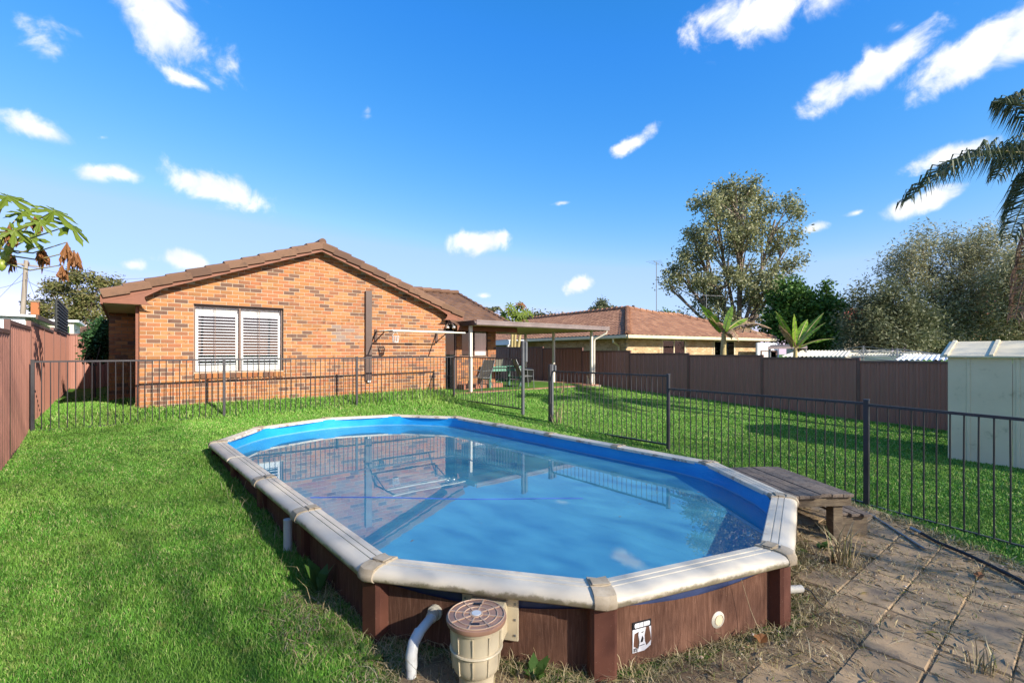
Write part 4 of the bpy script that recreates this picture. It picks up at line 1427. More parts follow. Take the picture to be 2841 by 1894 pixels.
lab([(.1, .115), (.12, .115), (.125, .09), (.155, .085), (.17, .05), (.16, .045), (.14, .075), (.105, .08)], .0032, M['print_white'], 'symbol_body', lbl)
wpts = [(.125 + .04 * math.cos(a), .072 + .034 * math.sin(a)) for a in np.linspace(R(130), R(350), 12)]
wpts2 = [(.125 + .03 * math.cos(a), .072 + .025 * math.sin(a)) for a in np.linspace(R(350), R(130), 12)]
lab(wpts + wpts2, .0032, M['print_white'], 'symbol_wheel', lbl)
# loose rope floating on the water
rp = [(1.52 + .22 * k, 5.24 - .185 * k + .03 * math.sin(k * .8), WATER + .002) for k in range(11)]
tag(MB().tube(rp, .0045, 6).build('floating_rope', M['flag_cord'], None, True), 'thin blue rope floating across the pool water', 'rope')

fb_ = random.Random(77)
v, f = [], []
for k in range(46):
    x, y = fb_.uniform(1.5, 5.1), fb_.uniform(2.4, 9.2)
    if not inside(pool_off(-.15), x, y): continue
    a, l = fb_.uniform(0, 6.28), fb_.uniform(.006, .022)
    d = Vector((math.cos(a), math.sin(a), 0)) * l; e = Vector((-d.y, d.x, 0)) * .3
    c = Vector((x, y, WATER + .003)); i0 = len(v)
    v += [c - d, c + e, c + d + Vector((0, 0, .003)), c - e]; f += [(i0, i0 + 1, i0 + 2, i0 + 3)]
tag(MB().add(v, f).build('floating_debris', M['dead_leaf']), 'scattered specks of leaf floating on the pool water', 'debris', kind='stuff')

# ------------------------------------------------------------------ skimmer box on the near side
ef = (POOL[5] - POOL[4]) / np.linalg.norm(POOL[5] - POOL[4])
en = np.array((ef[1], -ef[0]))
if en @ (POOL.mean(0) - POOL[4]) > 0: en = -en
lidc = np.array((1.446, 2.135))
lidc = POOL[4] + ef * .747 + en * .29
SKX, SKY, SKZ = float(lidc[0]), float(lidc[1]), .425
sk = empty('skimmer_box', 'cream plastic pool skimmer box with round tan ribbed lid', 'skimmer box', (SKX, SKY, 0))
MB().lathe((SKX, SKY, -.1), [(.09, 0), (.092, .2), (.1, .245), (.112, .255), (.118, .262), (.124, .29), (.129, .375), (.131, .40), (.134, .485), (.146, .49), (.148, .505), (.14, .515), (.0, .516)], 48).build('body', M['skimmer'], sk, True)
for k in range(10):
    a = 2 * math.pi * k / 10 + .2
    ca, sa = math.cos(a), math.sin(a)
    MB().bar((SKX + .128 * ca, SKY + .128 * sa, .285), (SKX + .133 * ca, SKY + .133 * sa, .375), .006, .014, (ca, sa, 0)).build('rib', M['skimmer'], sk)
    MB().bar((SKX + .12 * ca, SKY + .12 * sa, .17), (SKX + .128 * ca, SKY + .128 * sa, .26), .006, .014, (ca, sa, 0)).build('rib', M['skimmer'], sk)
ring = [(SKX + .134 * math.cos(a), SKY + .134 * math.sin(a), .272) for a in np.linspace(0, 2 * math.pi, 41)]
MB().tube(ring, .007, 6, False).build('hoop', M['skimmer'], sk, True)
# mouth joining the pool wall
q = Matrix((Vector((ef[0], ef[1], 0)), Vector((en[0], en[1], 0)), Vector((0, 0, 1)))).transposed().to_4x4()
mc = Vector((SKX, SKY, 0)) - Vector((en[0], en[1], 0)) * .16
MB().box(mc + Vector((0, 0, .30)), (.21, .2, .19), m=q).build('throat', M['skimmer'], sk, bevel=.006)
mc2 = Vector((SKX, SKY, 0)) - Vector((en[0], en[1], 0)) * .265
fp = MB().box(mc2 + Vector((0, 0, .285)), (.34, .02, .25), m=q).build('face_plate', M['skimmer'], sk, bevel=.004)
for sx in (-.15, .15):
    for dz in (-.09, 0, .09):
        pz = mc2 + q.to_3x3() @ Vector((sx, .011, .285 + dz))
        MB().box(pz, (.012, .006, .012), m=q).build('screw', M['steel'], fp)
lid = MB().lathe((SKX, SKY, SKZ - .008), [(.156, -.012), (.160, 0), (.158, .012), (.15, .016), (.0, .018)], 56).build('lid', M['lid'], sk, True)
LZ = SKZ + .0105
for r0 in (.148, .112, .068):
    MB().tube([(SKX + r0 * math.cos(a), SKY + r0 * math.sin(a), LZ) for a in np.linspace(0, 2 * math.pi, 49)], .0034, 5, False).build('lid_ring', M['lid_rib'], lid, True)
for k in range(8):
    a = 2 * math.pi * k / 8 + R(39)
    MB().bar((SKX + .03 * math.cos(a), SKY + .03 * math.sin(a), LZ), (SKX + .148 * math.cos(a), SKY + .148 * math.sin(a), LZ), .007, .005).build('lid_spoke', M['lid_rib'], lid)
MB().lathe((SKX, SKY, LZ - .002), [(.036, 0), (.034, .006), (.0, .0065)], 28).build('lid_boss', M['lid_rib'], lid, True)
MB().lathe((SKX, SKY, LZ + .0042), [(.026, 0), (.025, .002), (.0, .0022)], 24).build('lid_dial', M['white_frame'], lid, True)
for sg in (-1, 1):
    a = R(-90 - 0) if sg < 0 else R(90)
    dv = Vector((math.cos(R(90 - CAM_YAW)), math.sin(R(90 - CAM_YAW)), 0)) * sg
    pc = Vector((SKX, SKY, LZ + .0005)) + dv * .1
    MB().box(pc, (.045, .018, .006), R(90 - CAM_YAW - 90)).build('finger_slot', M['print_black'], lid)

# white return pipe
fx = POOL[4] + ef * .40 + en * .02
p0 = Vector((fx[0], fx[1], .257))
nv = Vector((en[0], en[1], 0)); tv = Vector((ef[0], ef[1], 0))
rp_ = empty('return_pipe', 'white plastic elbow pipe coming out of the pool wall beside the skimmer', 'pipe', (fx[0], fx[1], 0))
e1 = p0 + nv * .05; e2 = p0 + nv * .2 - tv * .015 + Vector((0, 0, -.012)); e3 = p0 + nv * .255 - tv * .02 + Vector((0, 0, -.035)); e4 = p0 + nv * .278 - tv * .022 + Vector((0, 0, -.085))
MB().tube([e1, e2, e3, e4, e4 + Vector((0, 0, -.3))], .027, 14).build('pipe', M['pvc'], rp_, True)
MB().tube([e2 + (e3 - e2) * -.15, e3, e4, e4 + Vector((0, 0, -.07))], .0315, 14).build('elbow', M['pvc'], rp_, True)
MB().tube([p0 - nv * .03, p0 + nv * .01, p0 + nv * .012, p0 + nv * .06], [.045, .045, .034, .034], 14).build('flange', M['pvc_old'], rp_, True)
# stub pipe on the left side
q3 = POOL[3] + BIS[3] * .1
q3 = np.array((POOL[2] * .12 + POOL[3] * .88)) + BIS[3] * .1
tag(MB().tube([(q3[0], q3[1], gz(*q3) - .1), (q3[0], q3[1], RIM - .1)], .035, 16).build('drain_pipe', M['pvc'], None, True), 'short grey-white pipe standing under the pool rim by the lawn', 'pipe')
# capped stub pipe with cable on the right
hg = (POOL[7] - POOL[6]) / np.linalg.norm(POOL[7] - POOL[6])
hn = np.array((hg[1], -hg[0]))
if hn @ (POOL.mean(0) - POOL[6]) > 0: hn = -hn
s0 = POOL[6] + hg * .08 + hn * .03
sp = empty('cable_pipe', 'short mossy white pipe stub with a black cable beside the paving', 'pipe', (s0[0], s0[1], .15))
a0 = Vector((s0[0], s0[1], .205)); d0 = Vector((.86, -.18, -.16)).normalized()
MB().tube([a0 - d0 * .05, a0 + d0 * .2], .026, 14).build('pipe', M['pvc_old'], sp, True)
c0 = a0 + d0 * .2
MB().tube([c0, c0 + d0 * .05, c0 + Vector((.09, -.03, -.03)), c0 + Vector((.13, -.06, -.1)), c0 + Vector((.15, -.1, -.145))], [.009, .006, .005, .005, .005], 7).build('cable', M['rubber'], sp, True)

# ------------------------------------------------------------------ timber platform and step
pa = Vector((5.325, 1.49, 0)); lx = Vector((.545, .838, 0)).normalized(); wx = Vector((-.838, .545, 0)).normalized()
pf_ = empty('timber_platform', 'weathered grey timber platform standing against the pool rim', 'platform', tuple(pa))
TOP = CAM_H - 1.316
qm = Matrix((wx, lx, Vector((0, 0, 1)))).transposed().to_4x4()
for k in range(6):
    c = pa + wx * (.055 + .112 * k) + lx * .52 + Vector((0, 0, TOP - .016 + prng.uniform(-.004, .004)))
    MB().box(c, (.106, 1.1 + prng.uniform(-.03, .03), .032), m=qm @ Matrix.Rotation(R(prng.uniform(-.7, .7)), 4, 'Y')).build('plank', M['timber'], pf_, bevel=.004)
for a in (.03, 1.02):
    c = pa + wx * .33 + lx * a + Vector((0, 0, TOP - .034 - .045))
    MB().box(c, (.66, .04, .09), m=qm).build('beam', M['timber_side'], pf_, bevel=.003)
for a in (.1, .96):
    for b in (.1, .56):
        c = pa + wx * b + lx * a + Vector((0, 0, (TOP - .125) / 2 - .03))
        MB().box(c, (.095, .095, TOP - .07), m=qm).build('leg', M['timber_side'], pf_, bevel=.004)
stp = empty('timber_step', 'low broken timber step beside the platform on the paving', 'step', tuple(pa + Vector((.2, 0, 0))))
sa_ = pa - wx * .30 + lx * .12
for k in range(3):
    c = sa_ + wx * (.05 + .1 * k) + lx * .45 + Vector((0, 0, .245))
    MB().box(c, (.09, .95 - .06 * k, .026), m=qm @ Matrix.Rotation(R(prng.uniform(-2, 2)), 4, 'Y')).build('plank', M['timber'], stp, bevel=.003)
for a in (.06, .82):
    c = sa_ + wx * .15 + lx * a + Vector((0, 0, .115))
    MB().box(c, (.3, .05, .22), m=qm).build('bearer', M['timber_side'], stp, bevel=.003)

# loose rod and hose on the paving
tag(MB().tube([(6.42, 1.66, .05), (5.62, 1.02, .05)], .011, 8).build('metal_rod', M['steel'], None, True), 'thin grey metal rod lying on the pavers by the fence post', 'rod')
hp = [(6.05, 1.12, .06), (5.9, .98, .055), (5.75, .78, .06), (5.6, .6, .055), (5.42, .42, .055), (5.22, .25, .05), (5.0, .1, .05), (4.75, -.1, .05)]
hs = empty('garden_hose', 'black hose lying along the lawn edge of the paving', 'hose', hp[0])
MB().tube(hp, .015, 8).build('tube', M['rubber'], hs, True)
MB().tube([hp[0], Vector(hp[0]) + Vector((.1, .1, 0))], .017, 8).build('end_fitting', M['steel'], hs, True)

# ================================================================== GARDEN SHED
SX0, SX1, SY0, SY1 = 10.93, 12.45, -1.4, 1.68
sh_ = empty('garden_shed', 'cream steel garden shed with low ribbed gable roof at the right edge', 'shed', (11.6, .2, .0))
wz = 1.735
rib = MB()
for i in range(4):
    y0 = SY1 - i * .77
    y1 = max(SY0, y0 - .77)
    MB().b2((SX0, y1 + .003, -.05), (SX0 + .02, y0 - .003, wz)).build('wall_panel', M['cream_shed'], sh_)
for y in (SY1 - .26, SY1 - .83, SY1 - 1.5, SY1 - 2.2):
    MB().b2((SX0 - .012, y - .022, -.05), (SX0 - .001, y + .022, wz)).build('wall_rib', M['cream_shed'], sh_, bevel=.006)
MB().prism([(SX0 + .021, SY1, -.05), (SX1, SY1, -.05), (SX1, SY1, wz), ((SX0 + SX1) / 2, SY1, wz + .24), (SX0 + .021, SY1, wz)], (0, -.02, 0)).build('end_wall', M['cream_shed'], sh_)
xm = (SX0 + SX1) / 2
for s_ in (-1, 1):
    xe = xm + s_ * (.76 + .07)
    ze = wz + .005
    zr = wz + .26
    MB().prism([(xm, SY1 + .09, zr), (xe, SY1 + .09, ze), (xe, SY1 + .09, ze + .025), (xm, SY1 + .09, zr + .025)], (0, -3.3, 0)).build('roof_sheet', M['cream_shed'], sh_)
    for k in range(5):
        y = SY1 + .04 - .55 * k
        MB().prism([(xm, y, zr + .026), (xe, y, ze + .026), (xe, y, ze + .05), (xm, y, zr + .05)], (0, -.05, 0)).build('roof_rib', M['cream_shed'], sh_)

# ================================================================== NEIGHBOUR'S HOUSE
NC = Vector((17.5, 13.39, 0))
na = R(-7.5)
nX = Vector((math.cos(na), math.sin(na), 0)); nY = Vector((-math.sin(na), math.cos(na), 0))
EZ = 2.56
nh = empty('neighbour_house', 'cream brick neighbouring house with brown tiled hip roof behind the fence', 'house', (17.5, 13.4, 0))
wc = NC + nX * .55 + nY * .55        # wall corner under the eave


def nbox(a, b, z0, z1, mat, name, parent=None, bevel=0):
    """box in the neighbour's own axes: a=(x,y) to b=(x,y)"""
    c = NC + nX * ((a[0] + b[0]) / 2) + nY * ((a[1] + b[1]) / 2) + Vector((0, 0, (z0 + z1) / 2))
    return MB().box(c, (abs(b[0] - a[0]), abs(b[1] - a[1]), z1 - z0), na).build(name, mat, parent or nh, bevel=bevel)


HALF = 4.6
LENX, LENY = 11.2, 19
nbox((.565, .6), (LENX, .7), -.2, EZ - .05, M['mortar'], 'front_wall')
nbox((.6, .71), (.7, LENY), -.2, EZ - .05, M['mortar_grey'], 'side_wall')
its = []
bmesh_c = MB().add([(-.115, 0, -.038), (.115, 0, -.038), (.115, 0, .038), (-.115, 0, .038), (-.115, .04, -.038), (.115, .04, -.038), (.115, .04, .038), (-.115, .04, .038)],
                   [(0, 1, 2, 3), (0, 4, 5, 1), (3, 2, 6, 7), (1, 5, 6, 2), (0, 3, 7, 4)]).mesh('cream_brick', M['brick_cream'])
Rz = Matrix.Rotation(na, 4, 'Z')
Rz2 = Matrix.Rotation(na - R(90), 4, 'Z')
wins = [(2.9, 4.6), (6.9, 8.7)]
for c in range(0, 13):
    z = 1.46 + c * .086
    if z > EZ - .1: break
    for i in range(44):
        x = .6 + (i + (.5 if c % 2 else 0)) * .24
        if any(a - .1 < x < b + .1 for a, b in wins) or x > LENX - .2: continue
        its.append((bmesh_c, Matrix.Translation(NC + nX * x + nY * .588 + Vector((0, 0, z))) @ Rz))
    for i in range(60):
        y = .8 + (i + (.5 if c % 2 else 0)) * .24
        its.append((bmesh_c, Matrix.Translation(NC + nX * .588 + nY * y + Vector((0, 0, z))) @ Rz2))
pieces('cream_brick', its, nh, M['brick_cream'], 300, 'cream_brick_field')
for (a, b) in wins:
    w0 = nbox((a, .57), (b, .596), EZ - .15, EZ - .1, M['gutter'], 'window')
    nbox((a, .57), (a + .05, .596), .9, EZ - .15, M['gutter'], 'window_frame', w0)
    nbox((b - .05, .57), (b, .596), .9, EZ - .15, M['gutter'], 'window_frame', w0)
    nbox(((a + b) / 2 - .03, .565), ((a + b) / 2 + .03, .596), .9, EZ - .15, M['gutter'], 'window_frame', w0)
    nbox((a + .05, .592), (b - .05, .598), .9, EZ - .15, M['curtain'], 'curtain', w0)
    nbox((a + .05, .58), (b - .05, .583), .9, EZ - .15, M['pane'], 'pane', w0)
nbox((-.0, -.0), (LENX + .5, .55), EZ - .09, EZ - .075, M['soffit'], 'eave_soffit')
nbox((-.0, .56), (.55, LENY), EZ - .09, EZ - .075, M['soffit'], 'eave_soffit')
nbox((-.06, -.1), (LENX + .5, .0), EZ - .09, EZ + .06, M['gutter'], 'gutter', bevel=.02)
nbox((-.1, .005), (.0, LENY), EZ - .09, EZ + .06, M['gutter'], 'gutter', bevel=.02)
dp = NC + nX * .3 + nY * .55
MB().tube([NC + nX * -.02 + nY * .9 + Vector((0, 0, EZ - .1)), NC + nX * -.02 + nY * .9 + Vector((0, 0, EZ - .25)), NC + nX * .52 + nY * 1.1 + Vector((0, 0, EZ - .42)), NC + nX * .52 + nY * 1.1 + Vector((0, 0, .2))], .045, 8).build('downpipe', M['gutter'], nh)
npch = math.tan(R(20.5))
rz_ = EZ + .03 + HALF * npch
hyp = math.hypot(HALF, HALF * npch)
# side slope (towards the patio) and front slope (towards the lawn)
upS = (nX * HALF + Vector((0, 0, HALF * npch))).normalized()
upF = (nY * HALF + Vector((0, 0, HALF * npch))).normalized()
tiled_slope(nh, NC + nX * -.05 + nY * -.05 + Vector((0, 0, EZ + .04)), nY, upS, [(0, 0), (LENY, 0), (LENY - 4, hyp), (HALF, hyp)], M['tile_n'], 'nbs', .30, .32, 300, 'side_roof_tile_field')
tiled_slope(nh, NC + nX * -.05 + nY * -.05 + Vector((0, 0, EZ + .04)), nX, upF, [(0, 0), (LENX + .4, 0), (LENX - 3.4, hyp * .82), (HALF + 1.6, hyp * .82), (HALF, hyp)], M['tile_n'], 'nbf', .30, .32, 300, 'front_roof_tile_field')
apx = NC + nX * HALF + nY * HALF + Vector((0, 0, rz_ + .1))
for k in range(17):
    a = NC + Vector((0, 0, EZ + .13)); t0, t1 = k / 17, (k + 1.12) / 17
    MB().tube([a.lerp(apx, t0) + Vector((0, 0, .035)), a.lerp(apx, t1)], [.13, .11], 8).build('hip_cap', M['tile_n'], nh, True)
for k in range(24):
    p = apx + nY * (.42 * k)
    MB().tube([p + Vector((0, 0, .03)), p + nY * .47], [.12, .1], 8).build('ridge_cap', M['tile_n'], nh, True)
rend = NC + nX * (LENX - 3.4) + nY * (HALF * .82) + Vector((0, 0, EZ + .03 + HALF * .82 * npch + .08))
rst = NC + nX * (HALF + 1.6) + nY * (HALF * .82) + Vector((0, 0, EZ + .03 + HALF * .82 * npch + .08))
for (a, b, n_) in ((apx, rst, 5), (rst, rend, 4), (rend, NC + nX * (LENX + .45) + Vector((0, 0, EZ + .1)), 14)):
    for k in range(n_):
        MB().tube([a.lerp(b, k / n_) + Vector((0, 0, .03)), a.lerp(b, (k + 1.12) / n_)], [.12, .1], 8).build('ridge_cap', M['tile_n'], nh, True)
# white sunroom at its right end
sr = NC + nX * 9.6 + nY * -.6
nbox((9.35, -.35), (11.4, -.25), 0, EZ - .2, M['white'], 'sunroom_wall')
w0 = nbox((9.6, -.39), (11.2, -.352), 1.3, EZ - .62, M['brown_frame'], 'sunroom_window')
nbox((9.66, -.405), (10.36, -.392), 1.3, EZ - .68, M['curtain'], 'curtain', w0)
nbox((10.44, -.405), (11.14, -.392), 1.3, EZ - .68, M['pane'], 'pane', w0)
# roof vent and white awning by the patio side
MB().tube([NC + nX * 1.2 + nY * 10.9 + Vector((0, 0, EZ + .5)), NC + nX * 1.2 + nY * 10.9 + Vector((0, 0, EZ + 1.15))], .06, 8).build('roof_vent', M['white'], nh)
aw = empty('carport_awning', 'white flat carport awning against the neighbouring house', 'awning', tuple(NC + nX * -.6 + nY * 11))
c = NC + nX * -.75 + nY * 11.3 + Vector((0, 0, EZ - .02))
MB().box(c, (1.2, 6.4, .05), na).build('roof_sheet', M['white'], aw)
MB().box(c + Vector((0, 0, -.13)) - nX * .55, (.06, 6.5, .28), na).build('fascia', M['white'], aw)
for k in (-3, 3):
    p = c + nY * k - nX * .5
    MB().b2((p.x - .05, p.y - .05, 0), (p.x + .05, p.y + .05, EZ - .05)).build('post', M['white_post'], aw)


def antenna(label, base, h, boom, rz, n):
    t = empty('tv_antenna', label, 'antenna', tuple(base), 'roof antennas')
    b = Vector(base)
    MB().tube([b, b + Vector((0, 0, h))], .022, 6).build('mast', M['aerial'], t)
    d = Vector((math.cos(rz), math.sin(rz), 0)); e = Vector((-d.y, d.x, 0))
    c = b + Vector((0, 0, h - .05))
    MB().tube([c - d * boom / 2, c + d * boom / 2], .014, 6).build('boom', M['aerial'], t)
    for k in range(n):
        p = c + d * boom * (k / (n - 1) - .5)
        L = .75 - .35 * k / n
        MB().tube([p - e * L * .6, p + e * L * .6], .007, 5).build('element', M['aerial'], t)
    return t


antenna('tall thin television antenna on the neighbouring roof left of the gum tree', NC + nX * 7.0 + nY * 4.6 + Vector((0, 0, 4.0)), 3.3, 1.3, R(20), 4)
antenna('wide television antenna on the neighbouring roof in front of the gum tree', NC + nX * 9.0 + nY * 2.6 + Vector((0, 0, 3.5)), 1.75, 2.4, R(-20), 6)


# ================================================================== PLANTS
def at(px, py, depth):
    """a point of the place, from its bearing and its distance along the view axis"""
    t = (px - 1420.5) / 1330.0
    return Vector((depth * (_s + _c * t), depth * (_c - _s * t), CAM_H + (978.0 - py) / 1330.0 * depth))


def leaf_cloud(name, centers, sig, n_per, size, aspect, mat, parent, droop=.4, seed=1, flat=1.0, along=None):
    """many leaf-sized faces scattered in clumps"""
    g = np.random.default_rng(seed)
    C = np.repeat(np.asarray(centers, float), n_per, 0)
    n = len(C)
    sg = np.repeat(np.broadcast_to(np.asarray(sig, float), (len(centers),)), n_per)
    P = C + g.normal(size=(n, 3)) * sg[:, None] * np.array((1, 1, flat))
    D = g.normal(size=(n, 3)); D[:, 2] = D[:, 2] * .7 - droop
    D /= np.linalg.norm(D, axis=1)[:, None]
    A = np.cross(D, g.normal(size=(n, 3))); A /= np.linalg.norm(A, axis=1)[:, None]
    L = size * g.uniform(.6, 1.35, n)[:, None]
    W = L * aspect * .5
    V = np.stack([P, P + D * L * .5 + A * W, P + D * L, P + D * L * .5 - A * W], 1).reshape(-1, 3)
    F = np.arange(4 * n).reshape(n, 4)
    return link(bpy.data.objects.new(name, np_mesh(name, V, F, mat)), parent)


def blob_points(lobes, n, seed, shell=.45):
    g = np.random.default_rng(seed)
    vol = np.array([l[3] * l[4] * l[5] for l in lobes]) ** .8
    k = g.choice(len(lobes), n, p=vol / vol.sum())
    d = g.normal(size=(n, 3)); d /= np.linalg.norm(d, axis=1)[:, None]
    r = g.uniform(.0, 1, n) ** shell
    Lb = np.array(lobes)[k]
    return Lb[:, :3] + d * r[:, None] * Lb[:, 3:6], k


def tree(name, label, base, lobes, n_cl, n_per, sig, size, aspect, mat, bark, trunk_r, seed, group=None, droop=.4, shell=.45, limbs=True, cat='tree', core=None):
    base = Vector(base)
    t = empty(name, label, cat, tuple(base), group)
    pts, k = blob_points(lobes, n_cl, seed, shell)
    leaf_cloud('crown', pts, sig, n_per, size, aspect, mat, t, droop, seed)
    b = MB()
    rr = random.Random(seed)
    cz = min(l[2] - l[5] for l in lobes)
    fork = Vector((base.x, base.y, base.z + max(.3, (cz - base.z) * .9)))
    b.tube([base - Vector((0, 0, .3)), base.lerp(fork, .5) + Vector((rr.uniform(-.1, .1), rr.uniform(-.1, .1), 0)), fork], [trunk_r * 1.25, trunk_r, trunk_r * .85], 8)
    for li, l in enumerate(lobes):
        c = Vector(l[:3])
        midp = fork.lerp(c, .5) + Vector((rr.uniform(-.2, .2), rr.uniform(-.2, .2), -.15 * (c - fork).length * .3))
        b.tube([fork, midp, c], [trunk_r * .48, trunk_r * .34, trunk_r * .2], 6)
        if limbs:
            own = [Vector(p) for p, kk in zip(pts, k) if kk == li]
            for p in own[::max(1, len(own) // 14)]:
                s_ = midp.lerp(c, rr.uniform(.1, .9))
                b.tube([s_, s_.lerp(p, .55) + Vector((0, 0, .08)), p], [trunk_r * .17, trunk_r * .11, trunk_r * .05], 4, False)
    b.build('trunk', bark, t, True)
    return t


def lobe(px, py, z, rx, rz, ry=None):
    p = at(px, py, z)
    q = z / 1330.0
    return (p.x, p.y, p.z, rx * q, (ry or rx) * q, rz * q)


# big pale gum behind the neighbour's roof
Zg = 36.0
gl = [lobe(2060, 560, Zg, 120, 70), lobe(1985, 610, Zg, 90, 75), lobe(2150, 610, Zg, 80, 75), lobe(1935, 690, Zg, 80, 65), lobe(2060, 680, Zg, 110, 80), lobe(2175, 690, Zg, 65, 65),
      lobe(1895, 775, Zg, 62, 55), lobe(1990, 790, Zg, 85, 70), lobe(2100, 790, Zg, 95, 70), lobe(2185, 740, Zg, 45, 40), lobe(1950, 860, Zg, 70, 50), lobe(2080, 880, Zg, 100, 60), lobe(2040, 520, Zg, 60, 35), lobe(1860, 800, Zg, 22, 30)]
b0 = at(2050, 1000, Zg)
tree('gum_tree', 'tall spreading gum tree with pale dull leaves behind the neighbouring roof', (b0.x, b0.y, .3), [(*q_[:3], q_[3] * .93, q_[4] * .93, q_[5] * .93) for q_ in gl], 150, 215, .34, .24, .45, M['gum'], M['bark'], .34, 21, droop=.5, shell=.36)
# dense green tree beside it
Zd = 31.0
dl = [lobe(2200, 845, Zd, 66, 62), lobe(2290, 850, Zd, 48, 66), lobe(2160, 900, Zd, 55, 50), lobe(2250, 920, Zd, 70, 55), lobe(2300, 920, Zd, 50, 50), lobe(2190, 800, Zd, 30, 25)]
b0 = at(2225, 1000, Zd)
tree('leafy_tree', 'dense dark green leafy tree to the right of the tall gum', (b0.x, b0.y, .3), dl, 210, 130, .24, .2, .6, M['dense'], M['bark_dark'], .18, 22, droop=.3, shell=.4)
# feathery olive-grey trees behind the shed
Zo = 27.0
ol = [lobe(2560, 690, Zo, 75, 60), lobe(2690, 700, Zo, 95, 70), lobe(2510, 760, Zo, 65, 60), lobe(2620, 790, Zo, 100, 80), lobe(2740, 790, Zo, 85, 80), lobe(2700, 880, Zo, 100, 60), lobe(2590, 880, Zo, 90, 60), lobe(2680, 950, Zo - 1, 120, 40), lobe(2800, 945, Zo - 1, 90, 45)]
b0 = at(2600, 1010, Zo)
tree('feathery_tree', 'feathery grey-green tree with fine leaves rising behind the cream shed', (b0.x, b0.y, .2), ol, 300, 170, .34, .2, .24, M['olive'], M['bark_dark'], .2, 23, droop=.3, shell=.5)
ol2 = [lobe(2450, 850, Zo - 2, 80, 75), lobe(2400, 900, Zo - 2, 55, 55), lobe(2520, 900, Zo - 2, 80, 60), lobe(2450, 940, Zo - 2, 110, 40)]
b0 = at(2470, 1010, Zo - 2)
tree('feathery_tree', 'low dark grey-green bushy tree above the neighbouring clotheslines', (b0.x, b0.y, .2), ol2, 190, 130, .28, .2, .28, M['olive_dark'], M['bark_dark'], .14, 24, droop=.3, shell=.5)
ol3 = [lobe(2810, 760, 24, 60, 80), lobe(2830, 860, 24, 70, 80), lobe(2900, 800, 24, 80, 110)]
b0 = at(2860, 1010, 24)
tree('feathery_tree', 'fine leaved brownish tree cut by the right edge of the picture', (b0.x, b0.y, .2), ol3, 130, 140, .3, .2, .24, M['olive'], M['bark_dark'], .14, 25, droop=.3, shell=.5)
# left background
Zl = 42.0
ll = [lobe(215, 775, Zl, 50, 22), lobe(275, 785, Zl, 48, 22), lobe(165, 800, Zl, 38, 16), lobe(235, 830, Zl, 60, 30), lobe(130, 845, Zl, 40, 22), lobe(190, 868, Zl, 60, 28), lobe(265, 870, Zl, 50, 40), lobe(120, 890, Zl, 40, 22)]
b0 = at(225, 980, Zl)
tree('gum_tree', 'flat topped gum tree beyond the left end of the house roof', (b0.x, b0.y, .4), ll, 110, 130, .3, .24, .5, M['far_green'], M['bark'], .22, 26, droop=.3, shell=.6)
# small tree tops over the roofs behind
Zs = 48.0
fl_ = [lobe(1490, 892, Zs, 40, 20), lobe(1535, 896, Zs, 36, 16), lobe(1460, 900, Zs, 25, 14)]
b0 = at(1500, 980, Zs)
tree('rounded_tree', 'rounded olive tree top showing above the patio roof', (b0.x, b0.y, .4), fl_, 150, 50, .3, .28, .5, M['far_green'], M['bark_dark'], .2, 27)
fl_ = [lobe(1668, 845, 60, 14, 12), lobe(1670, 860, 60, 24, 10), lobe(1690, 868, 60, 26, 12), lobe(1650, 866, 60, 16, 8)]
b0 = at(1672, 980, 60)
tree('pine_tree', 'small dark pine top standing above the neighbouring roof ridge', (b0.x, b0.y, .4), fl_, 120, 50, .26, .3, .4, M['olive_dark'], M['bark_dark'], .2, 28, shell=.7)
fl_ = [lobe(1840, 880, 55, 26, 12), lobe(1860, 884, 55, 22, 10), lobe(1815, 884, 55, 18, 8)]
b0 = at(1840, 980, 55)
tree('rounded_tree', 'low dark tree top on the neighbouring roof ridge left of the gum', (b0.x, b0.y, .4), fl_, 100, 50, .24, .3, .5, M['dense'], M['bark_dark'], .15, 29)
# side passage shrub
shl = [lobe(275, 945, 13.3, 32, 52), lobe(258, 975, 13.3, 22, 30), lobe(288, 915, 13.3, 18, 30)]
b0 = at(275, 1095, 13.3)
tree('shrub', 'dark glossy shrub in the shady passage beside the house', (-.62, 17.3, .45), shl, 150, 46, .07, .09, .5, M['shrub'], M['bark_dark'], .03, 30, cat='shrub', droop=.2)


